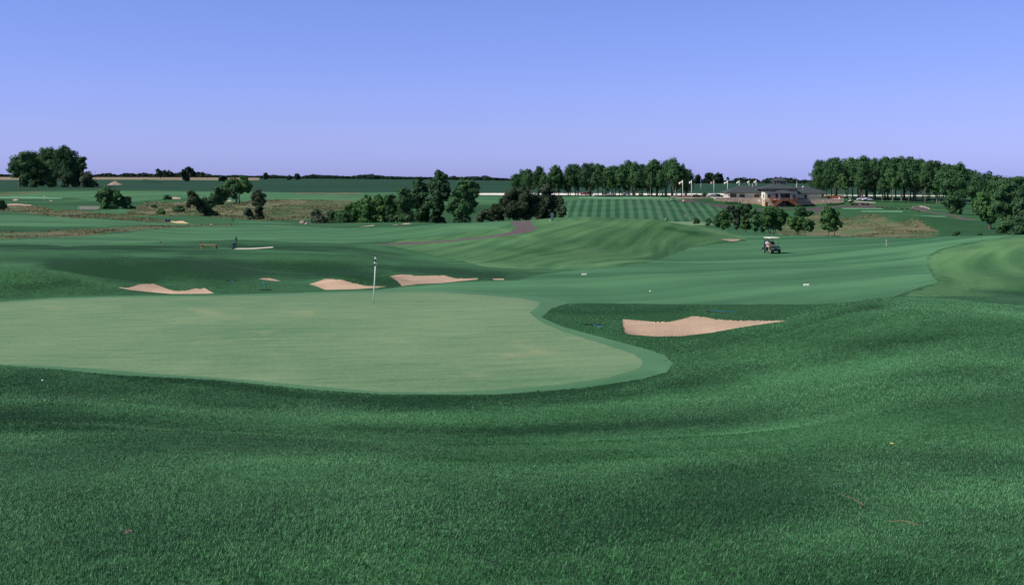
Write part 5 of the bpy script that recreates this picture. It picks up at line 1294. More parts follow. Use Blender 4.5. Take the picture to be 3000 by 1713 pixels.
golf_bag(on_cart(-0.24, 0.98, 0.60), R(16), "dark golf bag strapped behind the seats of the fairway golf cart, passenger side")
golf_bag(on_cart(0.24, 0.98, 0.60), R(16), "dark golf bag strapped behind the seats of the fairway golf cart, far side")

# ------------------------------------------------------------------ tee furniture
a = hit(583, 729, 95, 125); b_ = hit(641, 728.5, 95, 125)
e = empty('bench', (a + b_) / 2, math.atan2(b_.y - a.y, b_.x - a.x) + R(-14)); tag(e, "low backless wooden bench on the tee, its near end catching the sun", 'bench')
s_ = MB()
for y in (-0.14, 0, 0.14): s_.box((0, y, 0.40), (1.95, 0.12, 0.07))
s_.build('seat', M['wood'], e, bevel=0.01)
for x in (-0.80, 0.80):
    for y in (-0.12, 0.12): MB().box((x, y, 0.17), (0.09, 0.09, 0.42)).build('leg', M['wood'], e)
p = hit(688, 729, 95, 125)
e = empty('ball_washer', p + Vector((0.12, 0, 0))); tag(e, "dark ball washer on a post beside the tee bench", 'ball washer')
MB().tube([(0, 0, -0.1), (0, 0, 0.86)], 0.045, 8).build('post', M['black'], e)
MB().lathe([(0.05, 0.80), (0.085, 0.88), (0.085, 1.08), (0.07, 1.16), (0.03, 1.22), (0.015, 1.27)], 14).build('washer_drum', M['darkgreen'], e, smooth=True)
MB().tube([(0.06, 0, 0.95), (0.13, 0, 0.95), (0.14, 0, 0.90)], 0.014, 6).build('handle', M['black'], e)
MB().box((0.03, -0.05, 0.66), (0.10, 0.05, 0.26), ry=R(8)).build('towel', M['shirt_dark'], e)
e = empty('litter_bin', p + Vector((-0.12, -0.05, 0))); tag(e, "teal litter bin under the ball washer", 'litter bin')
MB().lathe([(0.13, 0), (0.15, 0.05), (0.17, 0.50), (0.175, 0.52)], 16).build('bin_body', M['teal_dark'], e, smooth=True)
MB().lathe([(0.18, 0.52), (0.18, 0.55), (0.12, 0.60), (0.02, 0.62)], 16).build('lid', M['navy'], e, smooth=True)
for px, row, lab in ((588, 712.5, "small dull red tee marker ball just above the bench"), (470, 710.5, "small dull red tee marker ball left of the bench")):
    o = MB().lathe([(0.02, 0), (0.07, 0.02), (0.10, 0.08), (0.08, 0.14), (0.02, 0.17)], 12).build('tee_marker', M['red'], None, hit(px, row, 115, 150), smooth=True)
    tag(o, lab, 'tee marker', 'red tee markers')
e = empty('utility_pedestal', at(1618, 141.5)); tag(e, "grey green utility pedestal with a rounded top standing on the grassy crest", 'utility box')
MB().prism([(-0.19, -0.1), (-0.19, 0.86), (-0.15, 0.96), (-0.06, 1.0), (0.06, 1.0), (0.15, 0.96), (0.19, 0.86), (0.19, -0.1)], 'Y', -0.16, 0.16).build('cabinet', M['teal'], e, bevel=0.02)
MB().box((0.0, -0.165, 0.45), (0.30, 0.012, 0.70)).build('door_panel', M['teal'], e)
MB().box((-0.28, -0.1, 0.04), (0.26, 0.4, 0.14)).build('concrete_pad', M['concrete'], e)
# white fairway markers, ball, pole
for px, row, lab, a_ in ((1712, 806, "white flat marker block on the left part of the right fairway", R(4)), (2363, 837, "white flat marker block on the right part of the right fairway", R(-3))):
    pp = hit(px, row, 60, 100)
    o = MB().box((0, 0, 0.05), (0.34, 0.12, 0.13)).build('marker_block', M['white'], None, pp, bevel=0.03, seg=3); o.rotation_euler = (0, 0, a_)
    tag(o, lab, 'marker', 'white marker blocks on the fairway')
def ball(px, row, lo, hi, lab, r=0.0215):
    o = MB().lathe([(r * math.sin(t), r - r * math.cos(t)) for t in np.linspace(0.05, math.pi - 0.05, 9)], 14).build('golf_ball', M['white'], None, hit(px, row, lo, hi), smooth=True)
    tag(o, lab, 'golf ball')
ball(1905, 856, 50, 75, "white golf ball lying on the fairway above the right bunker", 0.05)
ball(125, 1117, 22, 32, "white golf ball in the near rough left of the green", 0.03)
e = empty('yardage_post', at(2597, 142)); tag(e, "black and white banded yardage post with a red tip on the far fairway", 'yardage post')
MB().tube([(0, 0, 0), (0, 0, 0.72)], 0.055, 10).build('post', M['bands'], e)
MB().lathe([(0.055, 0.72), (0.05, 0.78), (0.02, 0.81)], 10).build('tip', M['red'], e, smooth=True)
# rakes
def rake(h0, h1, head_at0, lab, lo, hi):
    A = hit(h0[0], h0[1], lo, hi, 0.05); B = hit(h1[0], h1[1], lo, hi, 0.06)
    Hd, Tl = (A, B) if head_at0 else (B, A)
    d = (Tl - Hd); L_ = d.length
    if L_ > 2.2: Tl = Hd + d * 2.2 / L_; d = Tl - Hd
    Tl.z = max(Tl.z, ground(Tl.x, Tl.y) + 0.05)
    e = empty('bunker_rake', Hd); tag(e, lab, 'rake')
    mid = d * 0.5; mid.z = max(mid.z, ground(Hd.x + mid.x, Hd.y + mid.y) + 0.05 - Hd.z)
    MB().tube([(0, 0, 0), mid, Tl - Hd], 0.011, 7).build('handle', M['blue'], e)
    sx = Vector((1, 0, 0)) if abs(d.normalized().x) < 0.8 else Vector((0, 1, 0))
    hb = MB(); hb.tube([-sx * 0.30, sx * 0.30], 0.020, 6)
    for i in range(9): hb.tube([sx * (i - 4) * 0.08, sx * (i - 4) * 0.08 + Vector((0, 0, -0.07))], 0.008, 4)
    hb.build('head', M['black'], e)
rake((678, 824), (694, 838), True, "blue handled rake with its head uphill, the left one near the left bunker", 54, 68)
rake((779, 851), (759, 823), True, "blue handled rake with its head downhill, the right one near the left bunker", 54, 68)
rake((2076, 913.5), (2160, 917.5), True, "blue handled rake lying above the right bunker", 44, 54)
rake((1737, 954), (1765, 962), True, "rake half sunk in the rough left of the right bunker", 38, 48)
# leaves and twigs
for i, (px, row, lo, hi, lab) in enumerate([(1948, 1057, 28, 40, "yellow leaf on the collar at the right tip of the green"), (1573, 1145, 24, 32, "yellow leaf at the lower edge of the green collar"), (2613, 1308, 8, 16, "bright yellow leaf lying alone in the near rough at the right"),
                                        (377, 1575, 4, 9, "pinkish dry leaf lying in the near grass at lower left"), (2357, 923, 38, 50, "yellow leaf at the right tip of the right bunker"), (2065, 903, 44, 54, "yellow leaf on the dark bank above the right bunker")]):
    s0 = 0.020 if row > 1300 else 0.06
    q = hit(px, row, lo, hi, 0.03 if row > 1300 else 0.015)
    mb = MB(); mb.add([(-s0, 0, 0), (-s0 * .3, -s0 * .5, .008), (s0 * .6, -s0 * .35, .012), (s0, 0, .004), (s0 * .5, s0 * .45, .01), (-s0 * .4, s0 * .4, .006), (0, 0, -.004)], [(6, 0, 1), (6, 1, 2), (6, 2, 3), (6, 3, 4), (6, 4, 5), (6, 5, 0)])
    o = mb.build('fallen_leaf', M['khaki'] if 'pinkish' in lab else M['yellow'], None, q); o.rotation_euler = (R(-20), R(10), i * 1.3)
    o.modifiers.new("thick", 'SOLIDIFY').thickness = 0.002
    tag(o, lab, 'leaf')
for (x0, y0), (x1, y1), lab in (((2466, 1465), (2530, 1496), "thin reddish twig slanting down in the near grass at the right"), ((2602, 1545), (2690, 1556), "thin straight reddish twig at the lower right")):
    A = hit(x0, y0, 4, 12, 0.035); B = hit(x1, y1, 4, 12, 0.035); mdl = A.lerp(B, 0.5) + Vector((0, 0, 0.012))
    o = MB().tube([Vector((0, 0, 0)), mdl - A, B - A], [0.0015, 0.0025, 0.0035], 6).build('twig', M['twig'], None, A); tag(o, lab, 'twig')

# ------------------------------------------------------------------ left distance: footbridge, bins, rocks, flag
A = hit(233, 614, 300, 400); e = empty('footbridge', A + Vector((3.1, 0, 0)), R(2)); tag(e, "white railed wooden footbridge beside the dark round headed tree", 'footbridge')
MB().box((0, 0, 0.12), (6.4, 1.8, 0.22)).build('deck', M['gravel'], e)
for y in (-0.9, 0.9):
    rl = MB(); rl.box((0, y, 1.02), (6.4, 0.09, 0.12)); rl.box((0, y, 0.60), (6.4, 0.07, 0.10)); rl.build('railing', M['khaki'], e)
    for i in range(9): MB().box((-3.1 + i * 0.775, y, 0.5), (0.12, 0.13, 1.1)).build('post', M['white'], e)
q = hit(487, 650, 190, 280)
for dx, lab in ((0, "left one of the two dark blue bins beside the yellow sand"), (0.62, "right one of the two dark blue bins beside the yellow sand")):
    o = MB().lathe([(0.22, 0), (0.24, 0.03), (0.26, 0.25), (0.24, 0.5), (0.22, 0.55), (0.05, 0.57)], 14).build('barrel', M['navy'], None, q + Vector((dx, 0, 0))); tag(o, lab, 'bin', 'dark blue bins')
def rock(px, row, lo, hi, w, lab, seed, mat='gravel', flat=0.55):
    rng = np.random.default_rng(seed); mb = MB(); n = 12; prof = [(0.9, -0.15), (1.0, 0.15), (0.85, 0.55), (0.5, 0.85), (0.1, 0.95)]
    vs = []; fs = []
    for r_, z in prof:
        for k in range(n):
            a = 2 * math.pi * k / n; rr = r_ * w / 2 * rng.uniform(0.82, 1.15); vs.append((rr * math.cos(a), rr * math.sin(a) * .8, z * w * flat * rng.uniform(.9, 1.1)))
    for i in range(len(prof) - 1):
        for k in range(n): fs.append((i * n + k, i * n + (k + 1) % n, (i + 1) * n + (k + 1) % n, (i + 1) * n + k))
    fs.append(tuple((len(prof) - 1) * n + k for k in range(n)))
    mb.add(vs, fs); o = mb.build('boulder', M[mat], None, hit(px, row, lo, hi)); tag(o, lab, 'rock')
rock(886, 655, 200, 300, 1.4, "grey boulder on the creek bank left of the thicket", 1)
rock(898, 657, 200, 300, 0.9, "smaller grey boulder right next to the one on the creek bank", 2)
rock(2003, 590, 440, 520, 1.3, "pinkish boulder at the edge of the dark path by the parking lot", 3, 'khaki', 0.6)
rock(2282, 606, 440, 500, 1.3, "pale boulder under the left clubhouse stairs", 4, 'khaki', 0.6)
def tiny_flag(px, d, h, lab, col='white'):
    e = empty('green_flag', at(px, d)); tag(e, lab, 'golf flag')
    MB().tube([(0, 0, 0), (0, 0, h)], 0.03, 6).build('pole', M['white'], e)
    limp = MB(); limp.box((-0.2, 0, h - 0.25), (0.45, 0.03, 0.4)); limp.build('flag', M[col], e)
tiny_flag(130, 452, 2.1, "tiny white flag on the far green at the left")
q = hit(683, 650, 200, 260)
e = empty('tee_sign', q); tag(e, "tiny dark post on the mound above the left fairway", 'post'); MB().box((0, 0, 0.35), (0.12, 0.12, 0.75)).build('post', M['navy'], e); MB().box((0, 0, 0.72), (0.28, 0.1, 0.22)).build('cap', M['navy'], e)
o = MB().box((0, 0, 0.1), (0.30, 0.2, 0.2)).build('marker_block', M['white'], None, hit(619, 659, 180, 240), bevel=0.03); tag(o, "tiny white marker at the far end of the left fairway", 'marker')

# ------------------------------------------------------------------ clubhouse (front plane at 500 m)
D0 = 500.0; KS = D0 / F
OX = (2296 - CX) * KS; ZF = -(580 - HZ) * KS       # origin: centre front, terrace floor
def cx(px, y=0.0): return (px - CX) / F * (D0 + y) - OX
def cz(row, y=0.0): return -(row - HZ) / F * (D0 + y) - ZF
club = empty('clubhouse', (OX, D0, ZF)); tag(club, "low spreading clubhouse with slate grey hipped roofs, a cupola and a wooden double stair", 'clubhouse')
def hip(name, x0, x1, y0, y1, ze, zr, mat, parent, oh=0.9, thick=0.28, ridge=None):
    x0 -= oh; x1 += oh; y0 -= oh; y1 += oh
    run = min(x1 - x0, y1 - y0) / 2; rid = run if ridge is None else ridge
    ym = (y0 + y1) / 2
    vs = [(x0, y0, ze - thick), (x1, y0, ze - thick), (x1, y1, ze - thick), (x0, y1, ze - thick), (x0, y0, ze), (x1, y0, ze), (x1, y1, ze), (x0, y1, ze)]
    if (x1 - x0) >= (y1 - y0): vs += [(x0 + rid, ym, zr), (x1 - rid, ym, zr)]
    else: vs += [((x0 + x1) / 2, y0 + rid, zr), ((x0 + x1) / 2, y1 - rid, zr)]
    if (x1 - x0) >= (y1 - y0): fs = [(4, 5, 9, 8), (6, 7, 8, 9), (5, 6, 9), (7, 4, 8)]
    else: fs = [(4, 5, 8), (6, 7, 9), (5, 6, 9, 8), (7, 4, 8, 9)]
    fs += [(0, 3, 2, 1), (0, 1, 5, 4), (1, 2, 6, 5), (2, 3, 7, 6), (3, 0, 4, 7)]
    return MB().add(vs, fs).build(name, mat, parent)
# wings
WX0, WX1 = cx(2139, 2), cx(2240, 2)
lw = MB().box(((WX0 + WX1) / 2, 9, (cz(565) - 0.0) / 2 + 0.0), (WX1 - WX0, 12, cz(565))).build('left_wing_wall', M['siding'], club)
lroof = hip('left_wing_roof', cx(2135, 2), cx(2262, 2), 2.2, 15, cz(564), cz(543.5, 8), M['roof'], club, oh=1.3)
RX0, RX1 = cx(2334, 2), cx(2404, 2)
MB().box(((RX0 + RX1) / 2, 9, cz(567) / 2), (RX1 - RX0, 12, cz(567))).build('right_wing_wall', M['siding'], club)
rroof = hip('right_wing_roof', cx(2318, 2), cx(2417, 2), 2.2, 15, cz(565.8), cz(545, 8), M['roof'], club, oh=1.3)
# main block
MX0, MX1, MY = cx(2241, -6), cx(2336, -6), -6.0
GZB = -4.6
MB().box(((MX0 + MX1) / 2, MY + 9, (GZB - 0.5) / 2 ), (MX1 - MX0 + 0.1, 18.1, -GZB - 0.5)).build('stone_base', M['stone'], club)
zb = cz(561, -6)
MB().box(((MX0 + MX1) / 2, MY + 9, zb / 2 - 0.25), (MX1 - MX0, 18, zb + 0.5)).build('main_wall', M['siding'], club)
zt = cz(552, -7)
MB().box(((MX0 + MX1) / 2, MY + 9, (zb + zt) / 2), (MX1 - MX0 + 0.12, 18.12, zt - zb)).build('board_band', M['batten'], club)
hip('main_roof', MX0, MX1, MY, MY + 15.5, cz(552.4, -7.5), cz(537, 2), M['roof'], club, oh=1.5, ridge=6.6)
CX0, CX1 = cx(2263, 1), cx(2303, 1)
cup = MB().box(((CX0 + CX1) / 2, 1.5, (cz(541, 1) + cz(528, 1)) / 2), (CX1 - CX0 - 0.6, 4.6, cz(528, 1) - cz(541, 1))).build('cupola', M['glass'], club)
for i in range(6): MB().box((CX0 + 0.35 + i * (CX1 - CX0 - 0.7) / 5, -0.83, (cz(538, 1) + cz(528, 1)) / 2), (0.22, 0.1, 1.5)).build('mullion', M['batten'], cup)
hip('cupola_roof', CX0, CX1, -0.8, 3.8, cz(529, 0), cz(521.5, 1), M['roof'], club, oh=0.4, thick=0.18, ridge=2.55)
# windows: px range, row range, plane y
def window(px0, px1, r0, r1, y, parent=club, side=False, n=2):
    x0, x1, z1_, z0_ = cx(px0, y), cx(px1, y), cz(r0, y), cz(r1, y)
    f = MB().box(((x0 + x1) / 2, y - 0.03, (z0_ + z1_) / 2), (x1 - x0 + 0.24, 0.10, z1_ - z0_ + 0.24)).build('window', M['batten'], parent)
    MB().box(((x0 + x1) / 2, y - 0.07, (z0_ + z1_) / 2), (x1 - x0, 0.06, z1_ - z0_)).build('pane', M['glass'], f)
    for i in range(1, n): MB().box((x0 + (x1 - x0) * i / n, y - 0.115, (z0_ + z1_) / 2), (0.07, 0.03, z1_ - z0_)).build('mullion', M['batten'], f)
window(2167.5, 2181.6, 569.5, 579, 2.99); window(2210.6, 2224, 569.5, 579, 2.99)
window(2248.5, 2256.5, 570.4, 579.6, MY - 0.01)
window(2357, 2363.5, 571, 581, 2.99, n=1)
window(2324, 2330, 571, 580, MY - 0.01, n=1)
# side window of the lit left face
sf = MB().box((MX0 - 0.03, MY + 2.6, cz(575, -4)), (0.1, 1.5, 1.6)).build('window', M['batten'], club); MB().box((MX0 - 0.075, MY + 2.6, cz(575, -4)), (0.05, 1.25, 1.35)).build('pane', M['glass'], sf)
# left porch: glazed bays and sunlit square columns
PX0 = cx(2118, 10)
for i, px in enumerate((2142, 2148, 2154)):
    window(px - 2.2, px + 2.2, 568, 579.5, 2.99, n=1)
for yy in (1.9, 4.6, 7.3, 10.0):
    MB().box((cx(2132, 2), yy, cz(565) / 2), (0.55, 0.55, cz(565)), taper=0.8).build('porch_column', M['siding'], club)
MB().box((cx(2136, 2) , 8, cz(565) - 0.12), (1.2, 12, 0.25)).build('porch_beam', M['batten'], club)
# right porch
for px, yy in ((2406, 2.6), (2413, 2.6), (2421, 2.6), (2421, 8), (2421, 13)):
    MB().box((cx(px, yy), yy, cz(567) / 2), (0.5, 0.5, cz(567))).build('porch_column', M['batten'], club)
# entry porch over the stairs
EX0, EX1 = cx(2270, -10), cx(2323, -10)
hip('entry_roof', EX0, EX1, MY - 4.2, MY + 0.2, cz(566, -11), cz(556.5, -8), M['roof'], club, oh=1.0, thick=0.22, ridge=3.6)
for px in (2283, 2317.5):
    MB().box((cx(px, -9.5), -9.6, cz(566, -10) / 2 - 0.4), (1.0, 0.7, cz(566, -10) + 0.4), taper=0.8).build('entry_column', M['siding'], club)
dr = MB().box((cx(2300, -6), MY - 0.04, cz(573, -6)), (cx(2315, -6) - cx(2287, -6), 0.12, 2.2)).build('entry_door', M['glass'], club)
for px in (2289, 2295, 2301, 2307, 2313): MB().box((cx(px, -6), MY - 0.13, cz(573, -6)), (0.12, 0.05, 2.2)).build('mullion', M['door'], dr)
window(2273, 2279, 568.5, 579, MY - 0.01, n=1)
bd = MB().box((cx(2245.3, -6), MY - 0.04, cz(598.6, -6)), (1.0, 0.14, 2.1)).build('basement_door', M['door'], club); MB().lathe([(0.03, 0), (0.035, 0.03)], 8, (cx(2245.3, -6) + 0.38, MY - 0.14, cz(599, -6)), 'Y').build('handle', M['steel'], bd)
# deck and double stair
DX0, DX1, DY0, DY1 = cx(2261, -10), cx(2332, -10), -11.0, MY
zd = cz(586.5, -10)
MB().box(((DX0 + DX1) / 2, (DY0 + DY1) / 2, zd - 0.15), (DX1 - DX0, DY1 - DY0 - 0.1, 0.30)).build('deck', M['deckwood'], club)
def railing(pts, h=1.0, n=None):
    mb = MB(); rl = MB()
    for (ax, ay, az), (bx, by, bz) in zip(pts[:-1], pts[1:]):
        A_, B_ = Vector((ax, ay, az)), Vector((bx, by, bz)); L_ = (B_ - A_).length; k = max(2, int(L_ / 0.32))
        mb.tube([A_ + Vector((0, 0, h)), B_ + Vector((0, 0, h))], 0.075, 6); mb.tube([A_ + Vector((0, 0, .12)), B_ + Vector((0, 0, .12))], 0.05, 5)
        for i in range(k + 1):
            q_ = A_.lerp(B_, i / k); mb.box(tuple(q_ + Vector((0, 0, h / 2))), (0.09, 0.07, h))
    return mb.build('railing', M['deckwood'], club)
ctr = cx(2298, -11)
L0 = cx(2290, -11.5); R0 = cx(2310, -11.5); LB = cx(2268, -13); RB = cx(2343, -13); gz = cz(606, -12)
railing([(DX0, DY1 - .2, zd), (DX0, DY0, zd), (cx(2279, -11), DY0, zd)])
railing([(cx(2322, -11), DY0, zd), (DX1, DY0, zd), (DX1, DY1 - .2, zd)])
railing([(L0, DY0 - 1.4, zd), (R0, DY0 - 1.4, zd)])
for (tx, bx) in ((L0, LB), (R0, RB)):
    st = MB(); n = 16
    for i in range(n):
        t = (i + 0.5) / n; st.box((tx + (bx - tx) * t, DY0 - 0.7, zd + (gz - zd) * t - 0.05), (abs(bx - tx) / n * 1.15, 1.35, 0.09))
    for y in (DY0 - 0.02, DY0 - 1.38):
        st.prism([(tx, zd - 0.45), (tx, zd + 0.05), (bx, gz + 0.05), (bx, gz - 0.35)] if bx > tx else [(tx, zd - 0.45), (bx, gz - 0.35), (bx, gz + 0.05), (tx, zd + 0.05)], 'Y', y, y - 0.09)
    st.build('staircase', M['deckwood'], club)
    railing([(tx, DY0 - 1.4, zd), (bx, DY0 - 1.4, gz)])
    railing([(tx, DY0 - 0.05, zd), (bx, DY0 - 0.05, gz)])
MB().box(((L0 + R0) / 2, DY0 - 0.72, zd - 0.12), (R0 - L0, 1.36, 0.22)).build('landing', M['deckwood'], club)
for px in (2261.5, 2280, 2299, 2316, 2331):
    MB().box((cx(px, -11), DY0 + 0.1, (zd + gz) / 2 - 0.2), (0.28, 0.28, zd - gz)).build('deck_post', M['deckwood'], club)
MB().box((cx(2307, -13), -13.4, gz - 0.15), (cx(2330, -13) - cx(2282, -13), 1.2, 0.3)).build('concrete_step', M['concrete'], club)
MB().box((cx(2300, -6), MY - 0.05, (zd + gz) / 2 - 0.25), (cx(2326, -6) - cx(2268, -6), 0.1, zd - gz - 0.5)).build('under_deck_panel', M['glass'], club)  # plain dark panel closing off the space under the deck
# roof fittings
for px, row, y, h in ((2205, 544, 7, 1.2), (2333, 545, 7, 1.1), (2215, 557, 4, 0.7), (2351, 557, 4, 0.6)):
    MB().lathe([(0.12, 0), (0.12, h), (0.20, h + 0.02), (0.20, h + 0.15), (0.05, h + 0.2)], 8, (cx(px, y), y, cz(row, y) - 0.5)).build('roof_vent', M['pole'], club)
def dish(px, d, row, r, lab, tgt=None):
    P_ = pix(px, row, d); e = empty('satellite_dish', P_, R(-10)); tag(e, lab, 'dish')
    vs = [(0, 0.12, 0)]; fs = []; n = 20
    for j, t in enumerate((0.35, 0.7, 1.0)):
        for k in range(n): a = 2 * math.pi * k / n; vs.append((r * t * math.cos(a), 0.12 - 0.2 * r * t * t, r * t * math.sin(a)))
    fs += [(0, 1 + (k + 1) % n, 1 + k) for k in range(n)]
    for j in range(2):
        for k in range(n): a = 1 + j * n + k; b2 = 1 + j * n + (k + 1) % n; fs.append((a, b2, b2 + n, a + n))
    o = MB().add(vs, fs).build('reflector', M['white'], e, smooth=True); o.modifiers.new("t", 'SOLIDIFY').thickness = 0.03
    gzz = (ground(P_.x, P_.y) if tgt is None else tgt) - P_.z
    MB().tube([(0, 0.14, 0), (0, 0.25, -0.1), (0, 0.25, gzz)], 0.05, 6).build('mast', M['steel'], e)
    MB().tube([(0, 0.1, -r * 0.9), (0, -0.45, -0.05)], 0.02, 5).build('feed_arm', M['steel'], e)
dish(2223.5, 492.5, 587.6, 0.62, "white round dish on a mast in front of the stone wall left of the stairs")
dish(2352, 506, 547.5, 0.40, "small white round dish standing on the right wing roof", tgt=ZF + cz(553, 6))
# stone terrace walls
def wall(px0, px1, y0, y1, r_top, r_bot, lab):
    x0, x1 = (px0 - CX) / F * (D0 + y0), (px1 - CX) / F * (D0 + y0)
    e = empty('stone_wall', (x0, D0 + y0, -(r_top - HZ) / F * (D0 + y0))); tag(e, lab, 'stone wall')
    h = (r_bot + 6 - r_top) * KS
    MB().box(((x1 - x0) / 2, (y1 - y0) / 2, -h / 2), (x1 - x0, y1 - y0, h)).build('stonework', M['stone'], e)
    MB().box(((x1 - x0) / 2, (y1 - y0) / 2 - 0.02, 0.07), (x1 - x0 + 0.14, y1 - y0 + 0.1, 0.16)).build('coping', M['concrete'], e)
wall(2095, 2240.5, 0, 12, 580, 602, "long stone terrace wall under the left wing of the clubhouse")
wall(2337, 2473, 0, 12, 584, 602, "long stone terrace wall under the right wing of the clubhouse")
e = empty('stone_wall', (0, 0, 0)); tag(e, "short sunlit stone wall running back from the left corner of the terrace", 'stone wall')
A0 = pix(2095, 580.5, 500); B0 = pix(2068, 578, 520)
mb = MB(); tdir = Vector((0.35, 0.1, 0)); dn = Vector((0, 0, -3.2)); dn2 = Vector((0, 0, -2.2))
mb.add([A0, A0 + tdir, B0 + tdir, B0, A0 + dn, A0 + tdir + dn, B0 + tdir + dn2, B0 + dn2], [(0, 1, 2, 3), (4, 7, 6, 5), (0, 4, 5, 1), (1, 5, 6, 2), (2, 6, 7, 3), (3, 7, 4, 0)]).build('stonework', M['stone'], e)
# terrace fence at the right end
A0 = pix(2424, 584, 506)
e = empty('board_fence', A0); tag(e, "red brown board fence on the right end of the terrace", 'fence')
for i in range(8): MB().box((0.42 + i * 0.84, 0, 0.9), (0.82, 0.08, 1.75)).build('panel', M['deckwood'], e)
MB().box((3.4, -0.05, 1.80), (6.9, 0.12, 0.1)).build('rail', M['deckwood'], e)
o = MB().box((0, 0, 0.5), (0.55, 0.4, 1.1)).build('white_box', M['white'], None, pix(2459, 584, 503.5), bevel=0.03); tag(o, "small white cabinet in front of the board fence", 'cabinet')
# shrubs at the foot of the walls
SH = [(2128 + i * 6.6, 594.6, "left") for i in range(7)]
SH2 = [(2423.5 + i * 6.6, 598.4, "right") for i in range(8)]
proto = None
for i, (px, row, sd) in enumerate(SH + SH2):
    k = i if sd == 'left' else i - 7
    pp = pix(px, row + 2.2, 498.2)
    pp.z = max(pp.z, ground(pp.x, pp.y))
    if proto is None:
        proto = empty('round_shrub'); crown_obj('leaves', [((0, 0, 0.42), (0.42, 0.42, 0.5)), ((0.05, 0, 0.75), (0.28, 0.28, 0.3))], 420, 0.17, np.random.default_rng(9), M['leaf_dark'], proto, 0.5)
        MB().tube([(0, 0, -0.2), (0, 0, 0.3)], 0.04, 5).build('stem', M['bark'], proto); o = proto
    else: o = copy_tree(proto)
    o.location = pp; o.rotation_euler = (0, 0, i * 1.1)
    tag(o, "small round shrub, %s from the left at the foot of the %s terrace wall" % (ONES[k + 1], sd), 'shrub', 'small shrubs along the %s terrace wall' % sd)
for i, px in enumerate((2496, 2507, 2528, 2540)):
    hero_tree(px, 600, 470, 510, [(px, 597, 3.2), (px + 3, 598, 2.6), (px - 3, 598, 2.4)], "low shrub in the bed right of the terrace, %s from the left" % ONES[i + 1], 'leaf_dark', 300, 0.25, 0.04, name='bush', cat='bush', trunk=False, group='low shrubs right of the terrace', d=485)
for i, (px, row) in enumerate([(2572, 607), (2585, 608), (2597, 609), (2610, 610), (2622, 611), (2642, 612), (2658, 612), (2675, 615), (2690, 618)]):
    hero_tree(px, row + 2, 400, 500, [(px, row, 3.4), (px + 3, row + 1, 2.6), (px - 3, row + 1, 2.6)], "low shrub in the curved bed above the tee strips, %s from the left" % ONES[i + 1], 'leaf', 260, 0.25, 0.04, name='bush', cat='bush', trunk=False, group='low shrubs in the curved bed')
# flagpoles
def flagpole(px, top, d, lab, kind, fl=10):
    p = at(px, d); H = -(top - HZ) / F * d - p.z
    e = empty('flagpole', p); tag(e, lab, 'flagpole', 'flagpoles behind the clubhouse')
    MB().tube([(0, 0, -0.2), (0, 0, H)], [0.12, 0.08] if kind == 'limp' else [0.16, 0.11], 8).build('pole', M['pole'], e, smooth=True)
    MB().lathe([(0.02, H), (0.12, H + 0.08), (0.12, H + 0.14), (0.02, H + 0.22)], 8).build('finial', M['pole'], e, smooth=True)
    w, h = fl * d / F, 1.05
    if kind == 'limp': w = 0.35; h = 1.7
    def cloth(name, u0, u1, v0, v1, mat, off=0.0):
        nu = 10; Vs, Qs = [], []
        for i in range(nu + 1):
            u = u0 + (u1 - u0) * i / nu
            for v in (v0, v1):
                x = -u * w; z = H - 0.15 - v * h - (0.55 * u if kind != 'limp' else 0) * w * 0.9; y = 0.16 * math.sin(u * 7) * min(1, u * 3) - off
                Vs.append((x, y, z))
        for i in range(nu): Qs.append((2 * i, 2 * i + 1, 2 * i + 3, 2 * i + 2))
        o = mesh_np(name, Vs, Qs, mat, e, smooth=True); o.modifiers.new("t", 'SOLIDIFY').thickness = 0.02; return o
    if kind == 'us':
        fo = None
        for i in range(7):
            cloth('red_stripe', 0.0 if i > 3 else 0.38, 1, (2 * i) / 13, (2 * i + 1) / 13, M['flagred'])
            if i < 6: cloth('white_stripe', 0.0 if i > 3 else 0.38, 1, (2 * i + 1) / 13, (2 * i + 2) / 13, M['white'])
        cloth('blue_canton', 0, 0.38, 0, 7 / 13, M['flagblue'], 0.0)
    elif kind == 'limp': cloth('flag', 0, 1, 0, 1, M['flagblue'])
    else:
        f = cloth('flag', 0, 1, 0, 1, M['white'])
        if kind == 'mark': cloth('mark', 0.42, 0.58, 0.3, 0.8, M['flagblue'], 0.05)
M['flagred'] = plain("flag_red", (0.50, 0.06, 0.06), 0.8); M['flagblue'] = plain("flag_blue", (0.03, 0.04, 0.16), 0.8)
for px, top, d, lab, kind, fl in [(2000, 528.5, 518, "flagpole farthest left, flying a white flag with a small dark mark", 'mark', 11), (2026, 528.5, 519, "second flagpole from the left, flying a plain white flag", 'w', 7), (2053.5, 526, 566, "third flagpole from the left, its dark blue flag hanging limp", 'limp', 3),
                              (2091.5, 528, 562, "flagpole flying the red, white and blue striped national flag", 'us', 10), (2131.5, 529.5, 545, "flagpole with the largest white flag, just left of the clubhouse roof", 'w', 10), (2165.5, 529, 560, "flagpole with a white flag rising over the left end of the left roof ridge", 'w', 7.5),
                              (2194.5, 529, 575, "thinnest flagpole, with a small white flag, over the middle of the left roof ridge", 'w', 5.5), (2215, 528, 562, "flagpole with a white flag beside the roof vent of the left wing", 'w', 6.5), (2334.5, 521, 580, "pale pole rising behind the right side of the main roof without a flag showing", 'limp', 2)]:
    flagpole(px, top, d, lab, kind, fl)
